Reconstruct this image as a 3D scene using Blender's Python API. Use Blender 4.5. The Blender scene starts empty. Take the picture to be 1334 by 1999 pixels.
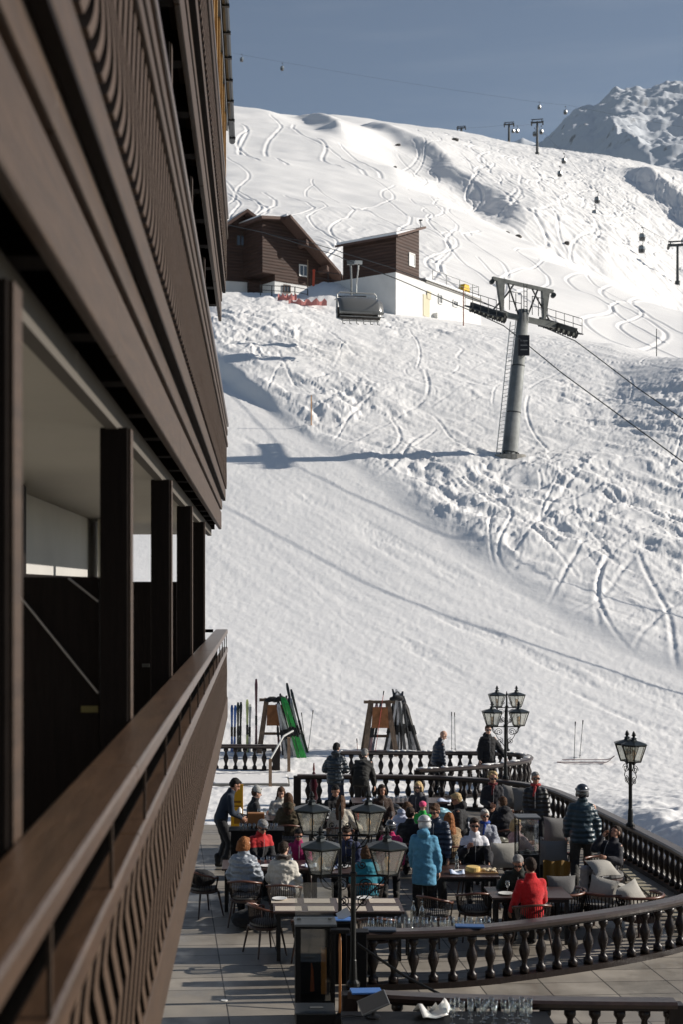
import bpy, bmesh, math, random
import numpy as np
from mathutils import Vector, Matrix, Euler
R = math.radians
random.seed(7)
S = bpy.context.scene
C = S.collection

# ---------------------------------------------------------------- camera, sky, sun, exposure
# the building front runs along +Y, the camera stands at the origin and looks along +Y with a shifted lens
FPX = 2700.0                      # focal length in photo pixels (photo 1334 x 1999)
VX, VY = 499.0, 1145.0            # vanishing point of the building front in the photo
cam_d = bpy.data.cameras.new('camera')
cam = bpy.data.objects.new('camera', cam_d); C.objects.link(cam)
cam.rotation_euler = (R(90), 0, 0)
cam_d.sensor_fit = 'VERTICAL'; cam_d.sensor_height = 36.0; cam_d.sensor_width = 24.0
cam_d.lens = FPX / 1999.0 * 36.0
cam_d.shift_x = (667.0 - VX) / 1999.0
cam_d.shift_y = (VY - 999.5) / 1999.0
cam_d.clip_start = 0.05; cam_d.clip_end = 12000
cam_d.dof.use_dof = True; cam_d.dof.focus_distance = 25.0; cam_d.dof.aperture_fstop = 3.2
S.camera = cam

SUN_EL, SUN_AZ = 24.5, 86.0       # azimuth clockwise from +Y
w = bpy.data.worlds.new('World'); S.world = w; w.use_nodes = True
nt = w.node_tree; bg = nt.nodes['Background']
sky = nt.nodes.new('ShaderNodeTexSky'); sky.sky_type = 'NISHITA'; sky.sun_disc = False
sky.sun_elevation = R(SUN_EL); sky.sun_rotation = R(SUN_AZ)
sky.altitude = 2400; sky.air_density = 1.0; sky.dust_density = 0.6; sky.ozone_density = 1.0
hs = nt.nodes.new('ShaderNodeHueSaturation'); hs.inputs['Saturation'].default_value = 0.9
# faint high streaks of cloud
tc = nt.nodes.new('ShaderNodeTexCoord'); mp = nt.nodes.new('ShaderNodeMapping'); mp.inputs['Scale'].default_value = (3, 3, 26)
mp.inputs['Rotation'].default_value = (0, R(9), 0)
nz = nt.nodes.new('ShaderNodeTexNoise'); nz.inputs['Scale'].default_value = 2.2; nz.inputs['Detail'].default_value = 5
cr = nt.nodes.new('ShaderNodeMapRange'); cr.inputs[1].default_value = 0.5; cr.inputs[2].default_value = 0.85; cr.inputs[4].default_value = 0.10
mx = nt.nodes.new('ShaderNodeMixRGB'); mx.inputs[2].default_value = (7.0, 7.4, 7.8, 1)
L = nt.links.new
L(tc.outputs['Generated'], mp.inputs[0]); L(mp.outputs[0], nz.inputs['Vector']); L(nz.outputs[0], cr.inputs[0])
L(sky.outputs[0], hs.inputs['Color']); L(cr.outputs[0], mx.inputs[0]); L(hs.outputs[0], mx.inputs[1]); L(mx.outputs[0], bg.inputs[0])
bg.inputs[1].default_value = 0.062
sd = bpy.data.lights.new('sun', 'SUN'); sd.energy = 5.0; sd.angle = R(0.53); sd.color = (1.0, 0.93, 0.835)
sun = bpy.data.objects.new('sun', sd); C.objects.link(sun)
sv = Vector((math.sin(R(SUN_AZ)) * math.cos(R(SUN_EL)), math.cos(R(SUN_AZ)) * math.cos(R(SUN_EL)), math.sin(R(SUN_EL))))
sun.rotation_euler = sv.to_track_quat('Z', 'Y').to_euler()
S.view_settings.view_transform = 'Standard'; S.view_settings.look = 'None'
S.view_settings.gamma = 1.0; S.view_settings.use_curve_mapping = False
S.view_settings.exposure = 0.34
S.render.engine = 'CYCLES'
S.cycles.max_bounces = 8; S.cycles.transparent_max_bounces = 24; S.cycles.caustics_reflective = False; S.cycles.caustics_refractive = False

FL = -5.6                          # terrace floor, metres below the camera
def P(px, py, D): return Vector(((px - VX) * D / FPX, D, (VY - py) * D / FPX))
def GX(px, D): return (px - VX) * D / FPX

# ---------------------------------------------------------------- materials
MATS = {}
def mat(name, col, rough=0.7, metal=0.0, bump=0.0, bscale=30.0, vary=0.0, vscale=6.0, stretch=None, spec=0.3, sheen=0.0, coat=0.0, col2=None, bands=0.0, bandst=.6):
    if name in MATS: return MATS[name]
    m = bpy.data.materials.new(name); m.use_nodes = True
    n = m.node_tree; b = n.nodes['Principled BSDF']; l = n.links.new
    b.inputs['Base Color'].default_value = (*col, 1); b.inputs['Roughness'].default_value = rough
    b.inputs['Metallic'].default_value = metal; b.inputs['Specular IOR Level'].default_value = spec
    if sheen: b.inputs['Sheen Weight'].default_value = sheen
    if coat: b.inputs['Coat Weight'].default_value = coat; b.inputs['Coat Roughness'].default_value = .25
    if vary or bump:
        t = n.nodes.new('ShaderNodeTexCoord'); mpn = n.nodes.new('ShaderNodeMapping'); l(t.outputs['Object'], mpn.inputs[0])
        if stretch: mpn.inputs['Scale'].default_value = stretch
    if vary:
        z = n.nodes.new('ShaderNodeTexNoise'); z.inputs['Scale'].default_value = vscale; z.inputs['Detail'].default_value = 6
        z.inputs['Roughness'].default_value = .65
        l(mpn.outputs[0], z.inputs['Vector'])
        r = n.nodes.new('ShaderNodeValToRGB'); l(z.outputs[0], r.inputs[0])
        c2 = col2 or tuple(min(1, c * (1 + vary)) for c in col)
        r.color_ramp.elements[0].position = .32; r.color_ramp.elements[1].position = .68
        r.color_ramp.elements[0].color = (*[c * (1 - vary) for c in col], 1); r.color_ramp.elements[1].color = (*c2, 1)
        l(r.outputs[0], b.inputs['Base Color'])
    if bump:
        z2 = n.nodes.new('ShaderNodeTexNoise'); z2.inputs['Scale'].default_value = bscale; z2.inputs['Detail'].default_value = 4
        l(mpn.outputs[0], z2.inputs['Vector'])
        bp = n.nodes.new('ShaderNodeBump'); bp.inputs['Strength'].default_value = bump; bp.inputs['Distance'].default_value = .02
        l(z2.outputs[0], bp.inputs['Height']); l(bp.outputs[0], b.inputs['Normal'])
        if bands:
            wv = n.nodes.new('ShaderNodeTexWave'); wv.bands_direction = 'Z'; wv.inputs['Scale'].default_value = bands; wv.inputs['Distortion'].default_value = .8; wv.inputs['Detail'].default_value = 1
            l(t.outputs['Object'], wv.inputs['Vector']); b2 = n.nodes.new('ShaderNodeBump'); b2.inputs['Strength'].default_value = bandst; b2.inputs['Distance'].default_value = .03
            l(wv.outputs['Fac'], b2.inputs['Height']); l(bp.outputs[0], b2.inputs['Normal']); l(b2.outputs[0], b.inputs['Normal'])
    MATS[name] = m; return m

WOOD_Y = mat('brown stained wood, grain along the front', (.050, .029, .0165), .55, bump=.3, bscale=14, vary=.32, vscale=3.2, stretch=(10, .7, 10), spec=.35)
WOOD_RAIL = mat('worn lacquered rail wood', (.066, .037, .021), .32, bump=.12, bscale=10, vary=.35, vscale=2.2, stretch=(9, .9, 9), spec=.6)
WOOD_BOARD = mat('brown stained board wood', (.062, .036, .021), .6, bump=.25, bscale=14, vary=.2, vscale=5, stretch=(12, 12, .9), spec=.3)
WOOD_DARK = mat('dark stained post wood', (.010, .007, .006), .65, bump=.2, bscale=12, vary=.25, vscale=4, stretch=(12, 12, .8), spec=.08)  # dark wood; also puts shade into posts, board edges and sill strip
WOOD_BAL = mat('dark oiled balustrade wood', (.014, .0085, .007), .36, bump=.2, bscale=20, vary=.35, vscale=5, stretch=(3, 3, 1), spec=.3)
WOOD_RAILTOP = mat('weathered dark handrail', (.034, .021, .017), .30, bump=.15, bscale=14, vary=.4, vscale=3, spec=.6)
WOOD_LIGHT = mat('pale yellow eaves wood', (.30, .19, .075), .6, bump=.2, bscale=12, vary=.25, vscale=4, stretch=(10, 1, 10))
PLASTER = mat('white plaster', (.44, .43, .41), .85, bump=.1, bscale=40, vary=.05, vscale=1.5)
CEIL = mat('grey beige painted ceiling boards', (.46, .43, .37), .8, bump=.1, bscale=3, vary=.05, vscale=1.0)

# ---------------------------------------------------------------- mesh helpers
class MB:
    def __init__(s): s.v = []; s.f = []; s.mi = []; s.cur = 0
    def add(s, vs, fs):
        o = len(s.v); s.v += [tuple(v) for v in vs]; s.f += [tuple(i + o for i in f) for f in fs]; s.mi += [s.cur] * len(fs); return s
    def box(s, c, d, rot=None):
        x, y, z = d[0] / 2, d[1] / 2, d[2] / 2
        vs = [Vector(p) for p in ((-x,-y,-z),(x,-y,-z),(x,y,-z),(-x,y,-z),(-x,-y,z),(x,-y,z),(x,y,z),(-x,y,z))]
        if rot is not None: vs = [rot @ v for v in vs]
        c = Vector(c)
        return s.add([v + c for v in vs], [(0,3,2,1),(4,5,6,7),(0,1,5,4),(1,2,6,5),(2,3,7,6),(3,0,4,7)])
    def bb(s, x0, x1, y0, y1, z0, z1): return s.box(((x0+x1)/2, (y0+y1)/2, (z0+z1)/2), (abs(x1-x0), abs(y1-y0), abs(z1-z0)))
    def beam(s, a, b, w, h, up=(0, 0, 1)):
        a, b = Vector(a), Vector(b); d = (b - a); ln = d.length; d.normalize(); up = Vector(up)
        if abs(d.dot(up)) > .98: up = Vector((0, 1, 0))
        sx = d.cross(up).normalized(); sz = sx.cross(d)
        m = Matrix((sx, d, sz)).transposed()
        return s.box((a + b) / 2, (w, ln, h), m)
    def tube(s, pts, rad, n=8, cap=True, closed=False):
        pts = [Vector(p) for p in pts]
        if not hasattr(rad, '__len__'): rad = [rad] * len(pts)
        vs = []; prev = None
        for i, p in enumerate(pts):
            a = pts[i-1] if (i > 0 or closed) else p; b = pts[(i+1) % len(pts)] if (i < len(pts)-1 or closed) else p
            t = (b - a).normalized()
            if prev is None:
                u = Vector((0, 0, 1)) if abs(t.z) < .9 else Vector((1, 0, 0)); u = (u - t * u.dot(t)).normalized()
            else: u = (prev - t * prev.dot(t)).normalized()
            prev = u; v = t.cross(u)
            vs += [p + (u * math.cos(2*math.pi*k/n) + v * math.sin(2*math.pi*k/n)) * rad[i] for k in range(n)]
        fs = []
        m = len(pts)
        for i in range(m if closed else m - 1):
            j = (i + 1) % m
            fs += [(i*n+k, i*n+(k+1) % n, j*n+(k+1) % n, j*n+k) for k in range(n)]
        if cap and not closed: fs += [tuple(range(n-1, -1, -1)), tuple((m-1)*n + k for k in range(n))]
        return s.add(vs, fs)
    def lathe(s, prof, o=(0, 0, 0), n=12, m=None, sq=False):     # prof (r,z) from bottom to top
        o = Vector(o); vs = []; fs = []; ph = math.pi / n if sq else 0
        for r, z in prof:
            for k in range(n):
                v = Vector((r * math.cos(2*math.pi*k/n + ph), r * math.sin(2*math.pi*k/n + ph), z))
                vs.append((m @ v if m else v) + o)
        for i in range(len(prof) - 1): fs += [(i*n+k, i*n+(k+1) % n, (i+1)*n+(k+1) % n, (i+1)*n+k) for k in range(n)]
        fs += [tuple(range(n-1, -1, -1)), tuple((len(prof)-1)*n + k for k in range(n))]
        return s.add(vs, fs)
    def ell(s, c, r, m=None, nu=12, nv=8):
        c = Vector(c); vs = [Vector((0, 0, -1))]
        for j in range(1, nv):
            t = -math.pi/2 + math.pi * j / nv
            vs += [Vector((math.cos(t)*math.cos(2*math.pi*k/nu), math.cos(t)*math.sin(2*math.pi*k/nu), math.sin(t))) for k in range(nu)]
        vs.append(Vector((0, 0, 1)))
        vs = [Vector((v.x*r[0], v.y*r[1], v.z*r[2])) for v in vs]
        if m is not None: vs = [m @ v for v in vs]
        fs = [(0, 1+(k+1) % nu, 1+k) for k in range(nu)]
        for j in range(nv-2): fs += [(1+j*nu+k, 1+j*nu+(k+1) % nu, 1+(j+1)*nu+(k+1) % nu, 1+(j+1)*nu+k) for k in range(nu)]
        e = len(vs) - 1; b = 1 + (nv-2)*nu
        fs += [(b+k, b+(k+1) % nu, e) for k in range(nu)]
        return s.add([v + c for v in vs], fs)
    def cap(s, a, ra, b, rb, n=10, flat=1.0):                     # tapered capsule
        a, b = Vector(a), Vector(b); t = (b - a); ln = max(t.length, 1e-5); t /= ln
        pts = []; rr = []
        for q in (-1, -.8, -.45): pts.append(a + t*ra*q); rr.append(ra * max(.12, math.sqrt(max(0, 1-q*q))))
        pts.append(a); rr.append(ra); pts.append(b); rr.append(rb)
        for q in (.45, .8, 1): pts.append(b + t*rb*q); rr.append(rb * max(.12, math.sqrt(max(0, 1-q*q))))
        return s.tube(pts, rr, n)
    def loft(s, rings, n=16):                                     # rings: (centre, rx, ry, axis)
        vs = []; fs = []
        for c, rx, ry, ax in rings:
            c = Vector(c); ax = Vector(ax).normalized(); sx = Vector((1, 0, 0)); sx = (sx - ax*sx.dot(ax)).normalized(); sy = ax.cross(sx)
            vs += [c + sx*rx*math.cos(2*math.pi*k/n) + sy*ry*math.sin(2*math.pi*k/n) for k in range(n)]
        m = len(rings)
        for i in range(m-1): fs += [(i*n+k, i*n+(k+1) % n, (i+1)*n+(k+1) % n, (i+1)*n+k) for k in range(n)]
        fs += [tuple(range(n-1, -1, -1)), tuple((m-1)*n + k for k in range(n))]
        return s.add(vs, fs)
    def prism(s, poly, f0, f1):                                    # poly list of 2D; f0,f1 map 2D -> 3D
        n = len(poly)
        return s.add([f0(*p) for p in poly] + [f1(*p) for p in poly],
                     [tuple(range(n-1, -1, -1)), tuple(range(n, 2*n))] + [(i, (i+1) % n, n+(i+1) % n, n+i) for i in range(n)])
    def mesh(s, name, mats, smooth=False):
        me = bpy.data.meshes.new(name); me.from_pydata(s.v, [], s.f)
        for m in (mats if isinstance(mats, (list, tuple)) else [mats]): me.materials.append(m)
        if len(set(s.mi)) > 1: me.polygons.foreach_set('material_index', s.mi)
        if smooth: me.polygons.foreach_set('use_smooth', [True]*len(s.f))
        me.update(); return me
    def build(s, name, mats, parent=None, smooth=False, bevel=0):
        o = bpy.data.objects.new(name, s.mesh(name, mats, smooth)); C.objects.link(o)
        bm = bmesh.new(); bm.from_mesh(o.data); bmesh.ops.recalc_face_normals(bm, faces=bm.faces); bm.to_mesh(o.data); bm.free()
        if bevel:
            b = o.modifiers.new('bevel', 'BEVEL'); b.width = bevel; b.segments = 2; b.limit_method = 'ANGLE'; b.angle_limit = R(50)
        if parent: o.parent = parent
        return o
def part(name, me, parent, loc=None, rz=0):
    o = bpy.data.objects.new(name, me); C.objects.link(o); o.parent = parent
    if loc is not None: o.location = loc
    if rz: o.rotation_euler = (0, 0, rz)
    return o
def tag(o, label, cat, group=None, kind=None):
    o['label'] = label; o['category'] = cat
    if group: o['group'] = group
    if kind: o['kind'] = kind
    return o
def thing(name, label, cat, loc=(0, 0, 0), rz=0, group=None):
    o = bpy.data.objects.new(name, None); C.objects.link(o); o.location = loc; o.rotation_euler = (0, 0, rz); o.empty_display_size = .2
    return tag(o, label, cat, group)
def struct(o): o['kind'] = 'structure'; return o
def kids(o): return [c for c in list(C.objects) if c.parent == o]
def dup(root, loc, rz=0, label=None, group=None, scale=None):
    r = root.copy(); C.objects.link(r); r.location = loc; r.rotation_euler = (0, 0, rz)
    if label: r['label'] = label
    if group: r['group'] = group
    if scale: r.scale = (scale,)*3
    def rec(src, dst):
        for ch in src.children[:]:
            c = ch.copy(); C.objects.link(c); c.parent = dst; rec(ch, c)
    rec(root, r); return r

# ---------------------------------------------------------------- numpy noise
def vnoise(x, y, seed=0):
    xi = np.floor(x).astype(np.int64); yi = np.floor(y).astype(np.int64); xf = x - xi; yf = y - yi
    def h(a, b):
        n = (a * 374761393 + b * 668265263 + seed * 974634777) & 0x7fffffff
        n = ((n ^ (n >> 13)) * 1274126177) & 0x7fffffff
        n = (n ^ (n >> 16)); return (n & 0xffff) / 65535.0
    u = xf*xf*xf*(xf*(xf*6-15)+10); v = yf*yf*yf*(yf*(yf*6-15)+10)
    return (h(xi, yi)*(1-u)+h(xi+1, yi)*u)*(1-v) + (h(xi, yi+1)*(1-u)+h(xi+1, yi+1)*u)*v
def fbm(x, y, o=4, seed=0, g=.5):
    r = 0; a = 1; t = 0
    for i in range(o): r = r + a*(vnoise(x, y, seed+i)*2-1); t += a; a *= g; x = x*2.03+17.1; y = y*2.01+5.7
    return r / t
def sstep(a, b, x): t = np.clip((x-a)/(b-a), 0, 1); return t*t*(3-2*t)
def gsm(a, s, axis):
    k = np.exp(-.5*(np.arange(-3*s, 3*s+1)/s)**2); k /= k.sum()
    p = [(0, 0), (0, 0)]; p[axis] = (3*s, 3*s); b = np.pad(a, p, mode='edge')
    return np.apply_along_axis(lambda v: np.convolve(v, k, 'valid'), axis, b)
def grid_object(name, X, Y, Z, m):
    nr, nc = X.shape
    me = bpy.data.meshes.new(name); co = np.stack([X, Y, Z], -1).reshape(-1, 3).astype(np.float32)
    i = np.arange(nr-1)[:, None]*nc + np.arange(nc-1)[None, :]
    q = np.stack([i, i+1, i+nc+1, i+nc], -1).reshape(-1, 4).astype(np.int32)
    me.vertices.add(len(co)); me.vertices.foreach_set('co', co.ravel())
    me.loops.add(q.size); me.loops.foreach_set('vertex_index', q.ravel())
    me.polygons.add(len(q)); me.polygons.foreach_set('loop_start', np.arange(0, q.size, 4, dtype=np.int32)); me.polygons.foreach_set('loop_total', np.full(len(q), 4, dtype=np.int32))
    me.polygons.foreach_set('use_smooth', np.ones(len(q), dtype=bool))
    me.update(calc_edges=True); me.materials.append(m)
    o = bpy.data.objects.new(name, me); C.objects.link(o); return o

# ---------------------------------------------------------------- snow ground
def snow_mat():
    m = bpy.data.materials.new('snow'); m.use_nodes = True; n = m.node_tree; b = n.nodes['Principled BSDF']; l = n.links.new
    b.inputs['Base Color'].default_value = (.845, .835, .82, 1); b.inputs['Roughness'].default_value = .62; b.inputs['Specular IOR Level'].default_value = .25
    t = n.nodes.new('ShaderNodeTexCoord')
    z = n.nodes.new('ShaderNodeTexNoise'); z.inputs['Scale'].default_value = 3.0; z.inputs['Detail'].default_value = 10; z.inputs['Roughness'].default_value = .68
    l(t.outputs['Object'], z.inputs['Vector'])
    bp = n.nodes.new('ShaderNodeBump'); bp.inputs['Strength'].default_value = .26; bp.inputs['Distance'].default_value = .10
    l(z.outputs[0], bp.inputs['Height']); l(bp.outputs[0], b.inputs['Normal'])
    return m
SNOW = snow_mat()
ZC = [(78, 0), (95, 0), (110, 0), (118, 0)]
KN = {
 440:  [(78,885),(95,730),(110,628),(118,590),(128,577),(150,562),(200,480),(300,380),(420,300),(520,240),(600,203),(700,222),(900,260)],
 520:  [(78,887),(95,735),(110,633),(118,590),(128,574),(150,562),(200,480),(300,385),(420,305),(520,250),(600,212),(700,228),(900,262)],
 640:  [(78,890),(95,742),(110,642),(118,600),(128,578),(150,568),(200,482),(300,395),(420,318),(500,276),(560,250),(620,256),(700,230),(760,224),(900,245)],
 774:  [(78,892),(95,747),(110,648),(118,613),(130,604),(150,588),(200,500),(300,415),(400,352),(450,328),(520,335),(650,262),(760,240),(900,262)],
 860:  [(78,892),(95,750),(110,652),(118,624),(130,622),(150,600),(200,520),(300,428),(380,385),(430,395),(520,345),(650,275),(760,250),(900,270)],
 930:  [(78,893),(95,752),(110,656),(120,634),(130,634),(150,610),(200,540),(300,447),(360,420),(430,432),(520,360),(650,290),(760,262),(900,285)],
 1050: [(78,893),(95,757),(110,668),(118,650),(130,654),(160,622),(220,552),(280,500),(320,475),(380,490),(480,405),(600,345),(690,308),(760,288),(900,310)],
 1200: [(78,893),(95,762),(105,692),(112,670),(125,683),(160,667),(200,612),(240,567),(260,553),(320,582),(400,525),(500,445),(600,385),(720,320),(780,303),(900,330)],
 1334: [(78,893),(92,738),(98,705),(104,697),(115,722),(150,705),(190,648),(225,610),(240,601),(300,636),(380,612),(420,586),(500,505),(620,420),(740,350),(800,332),(900,360)],
 1500: [(78,893),(92,740),(98,710),(104,700),(115,730),(150,715),(190,660),(225,625),(240,615),(300,645),(380,620),(420,592),(500,515),(620,430),(740,365),(800,350),(900,385)],
}
def near_z(Y): return np.interp(Y, [10, 33, 40, 44, 50, 60, 70, 78], [-5.7, -5.66, -5.6, -5.15, -3.6, -.3, 3.85, 7.28])
DG = np.geomspace(9, 980, 1800)
cols = sorted(KN)
prof = []
for c in cols:
    k = KN[c]; ds = [d for d, _ in k]; zs = [(VY-p)*d/FPX for d, p in k]
    z = np.where(DG < 78, near_z(DG), np.interp(DG, ds, zs))
    prof.append(z)
prof = gsm(np.array(prof), 9, 1)
def zbase(px, li):                                                 # px array (1D), -> [len(px), len(DG)]
    pxc = np.clip(px, cols[0], cols[-1]); out = np.empty((len(px), len(DG)))
    for j in range(len(DG)): out[:, j] = np.interp(pxc, cols, prof[:, j])
    return out
fine = np.arange(395, 1400, 1.75)
PX = np.concatenate([np.linspace(-900, 390, 70), fine, np.linspace(1402, 2600, 90)])
ZB = zbase(PX, None)
ZB = gsm(ZB, 5, 0).T                                                # rows = D
YY = np.repeat(DG[:, None], len(PX), 1); UX = (PX[None, :]-VX)/FPX; XX = YY*UX
# scalar pixel position of the un-roughened ground, only used to place the different kinds of snow
PYb = VY - ZB*FPX/YY; PXg = np.repeat(PX[None, :], len(DG), 0)
def bend(lst): a = [p for p, _ in lst]; b = [q for _, q in lst]; return a, b
# piste edge (boundary between the groomed piste and the mogul field), in plan: X as function of Y
BE = [(200,610),(330,670),(430,735),(520,800),(610,868),(700,918),(800,1005),(950,1105),(1100,1215),(1250,1290),(1334,1330)]
bY = []; bX = []
for px, py in BE:
    i = int(np.argmin(np.abs(PX-px))); j = int(np.argmin(np.abs(PYb[60:1250, i]-py)))+60
    bY.append(DG[j]); bX.append((px-VX)*DG[j]/FPX)
bY = np.array(bY)[::-1]; bX = np.array(bX)[::-1]
edge = np.interp(YY, bY, bX) + .5*fbm(YY*.25, YY*0, 3, 5)
edge = np.where(YY < bY[0], bX[0] + (bY[0]-YY)*1.2, edge)
dist = XX - edge                                                     # >0 : mogul field
near = 1 - sstep(118, 126, YY)
leftbank = sstep(-.3, .9, dist)*near*sstep(70, 80, YY)
ZD = ZB.copy()
ZD += .75*(leftbank*sstep(82, 92, YY)*(1-sstep(10, 26, dist)) ) + .12*sstep(-.3, 1.6, dist)*near*(1-sstep(4, 14, dist))
mog = sstep(-.2, 2.5, dist)*near*sstep(43, 50, YY)
wx = XX + 1.6*fbm(XX*.22, YY*.22, 3, 11); wy = YY + 1.6*fbm(XX*.22+9, YY*.22+4, 3, 12)
def ridg(x, y, s, o=3): return 1-np.abs(fbm(x, y, o, s))*2
ca, sa = math.cos(R(38)), math.sin(R(38))
ra = (wx*ca+wy*sa); rb = (-wx*sa+wy*ca)
rough = .26*ridg(ra*.42, rb*.13, 21, 4) + .20*ridg(ra*.95+3, rb*.28, 25, 4) + .12*ridg(rb*.9+3, ra*.33, 28, 4) + .22*fbm(wx*.24, wy*.20, 3, 31) + .19*fbm(wx*1.5, wy*1.0, 4, 41, .64)+ .045*fbm(wx*5, wy*4, 3, 43, .65)
chop = sstep(-.25, .35, fbm(XX*.07, YY*.07, 3, 77))
ZD += mog*(rough)*(.22+.46*chop)
smooth = near*(1-sstep(-.5, .5, dist))
ca2, sa2 = math.cos(R(30)), math.sin(R(30))
qa = XX*ca2+YY*sa2; qb = -XX*sa2+YY*ca2
ZD += smooth*(.018*fbm(qa*1.7, qb*.14, 4, 51) + .045*fbm(XX*.25, YY*.25, 3, 55) + .012*fbm(XX*5, YY*5, 2, 56)) 
scr = sstep(.25, .5, fbm(qa*.9, qb*.12, 3, 61))*sstep(-.1, .3, fbm(XX*.12, YY*.12, 2, 62))
ZD -= smooth*scr*.06*(.6+.4*fbm(XX*6, YY*6, 2, 63))
# the trodden snow by the terrace and ski racks
tread = sstep(31, 34, YY)*(1-sstep(44, 50, YY))
ZD += tread*(.02*fbm(XX*2.3, YY*2.3, 3, 71)+.012*fbm(XX*6, YY*6, 2, 72))
# far hills
hill = sstep(128, 150, YY)
mid = hill*(1-sstep(620, 700, YY))
ZD += hill*(2.2*fbm(XX*.018, YY*.018, 4, 81)*sstep(150, 260, YY) + .5*fbm(XX*.05, YY*.05, 3, 83)*sstep(140, 220, YY))
back = hill*sstep(0, 1, (PXg-700)/500.)*sstep(330, 420, YY) + .22*hill*sstep(150, 190, YY)*(1-sstep(240, 300, YY))*(1-sstep(800, 980, PXg))
back = np.clip(back, 0, 1)
fx = XX+5*fbm(XX*.04, YY*.04, 3, 91); fy = YY+5*fbm(XX*.04+7, YY*.04, 3, 92)
ZD += back*(.28*ridg((fx*.97-fy*.24)*.16, (fx*.24+fy*.97)*.022, 93) + .50*ridg((fx*.97+fy*.24)*.45, (-fx*.24+fy*.97)*.07, 95) + .22*fbm(fx*.6, fy*.22, 3, 97))
# steep gully bank in shade, below the crest
def ridge_line(pts, h, wl, wr):
    global ZD
    Ys = [d for _, d in pts]; Xs = [(p-VX)*d/FPX for p, d in pts]
    xr = np.interp(YY, Ys, Xs); d = XX-xr + 6*fbm(YY*.03, XX*.03, 4, 99)
    env = sstep(Ys[0]-25, Ys[0]+25, YY)*(1-sstep(Ys[-1]-30, Ys[-1]+30, YY))
    ZD += env*h*np.where(d < 0, np.exp(-(d/wl)**2), np.exp(-(d/wr)**2))
ridge_line([(1060, 395), (960, 470), (860, 540), (760, 610), (720, 660)], 5.5, 7, 60)
ridge_line([(690, 520), (640, 580), (600, 620)], 6, 6, 40)
ridge_line([(1420, 560), (1330, 620), (1250, 690)], 10, 8, 60)
# ski tracks: single S shaped turns cut into the untouched slopes
rt = np.random.RandomState(4)
def track(px0, d0, px1, d1, amp, wl, w, dep):
    global ZD
    x0, x1 = (px0-VX)*d0/FPX, (px1-VX)*d1/FPX; dx, dy = x1-x0, d1-d0; ln = math.hypot(dx, dy); tx, ty = dx/ln, dy/ln
    r0, r1 = np.searchsorted(DG, [min(d0, d1)-amp, max(d0, d1)+amp])
    Xs = XX[r0:r1]; Ys = YY[r0:r1]
    s_ = (Xs-x0)*tx+(Ys-d0)*ty; n_ = -(Xs-x0)*ty+(Ys-d0)*tx
    ph = rt.uniform(0, 6); k = 2*math.pi/wl
    am = amp*(.75+.5*vnoise(s_/wl*1.1, s_*0, int(ph*100)))
    cc = am*np.sin(k*s_+ph+1.2*fbm(s_/wl*.7, s_*0, 2, int(ph*90))); sl = am*k*np.cos(k*s_+ph)
    dd = (n_-cc)/np.sqrt(1+sl*sl)
    m = (s_ > 0)*(s_ < ln)
    ZD[r0:r1] += m*(-dep*np.exp(-(dd/w)**2) + .45*dep*np.exp(-((dd-1.7*w)/w)**2)+ .45*dep*np.exp(-((dd+1.7*w)/w)**2))
for i in range(24):                                                   # middle hill
    p0 = rt.uniform(430, 1250); d0 = rt.uniform(300, 430)*(1 if p0 < 900 else .75); p1 = p0+rt.uniform(0, 130); d1 = d0*rt.uniform(.42, .65)
    track(p0, max(d0, 170), p1, max(d1, 150), rt.uniform(1.5, 3.6), rt.uniform(60, 120), rt.uniform(.2, .32), .12)
for i in range(14):
    if i > 5: rt.uniform(0, 1); continue
    p0 = rt.uniform(430, 700); track(p0, rt.uniform(480, 580), p0+rt.uniform(0, 150), rt.uniform(330, 420), rt.uniform(2, 4), rt.uniform(80, 150), .5, .22)
for i in range(95):                                                   # back slope
    p0 = rt.uniform(760, 1400); d0 = rt.uniform(520, 780); track(p0, d0, p0+rt.uniform(20, 220), d0-rt.uniform(80, 200), rt.uniform(3, 7), rt.uniform(60, 150), rt.uniform(.3, .55), .22)
ZK = ZD.copy()
for i in range(260):                                                  # crossing tracks in the mogul field
    p0 = rt.uniform(480, 1550); d0 = rt.uniform(60, 116); track(p0, d0, p0+rt.uniform(-500, 600), d0-rt.uniform(2, 14), rt.uniform(.15, 1.2), rt.uniform(9, 34), rt.uniform(.06, .12), rt.uniform(.02, .045))
ZD = ZK + (ZD-ZK)*mog
for i in range(14):                                                   # fine edges on the piste
    p0 = rt.uniform(430, 900); d0 = rt.uniform(50, 82); track(p0, d0, p0+rt.uniform(250, 700), d0-rt.uniform(6, 18), rt.uniform(.2, .7), rt.uniform(20, 40), .08, .006)
# level ground under the terrace paving
inside = (1-sstep(35.0, 36.0, YY))*(1-sstep(8.35, 8.8, XX))*np.where((XX < 1.1) & (YY > 32.4), 0, 1)
ZD = ZD*(1-inside) + inside*(-5.80)
ZD += (1-sstep(30, 40, YY))*sstep(8.6, 9.6, XX)*(.32+.2*fbm(XX*1.4, YY*1.4, 3, 15))
snow = grid_object('snow_ground', XX, YY, ZD, SNOW); struct(snow); snow['label'] = 'snow covered ski slope with groomed piste and moguls'
def zg(px, D):                                                        # ground height under a photo column at a distance
    i = int(np.argmin(np.abs(PX-px))); return float(np.interp(D, DG, ZD[:, i]))
def gnd(px, D, dz=0): return Vector((GX(px, D), D, zg(px, D)+dz))

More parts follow.
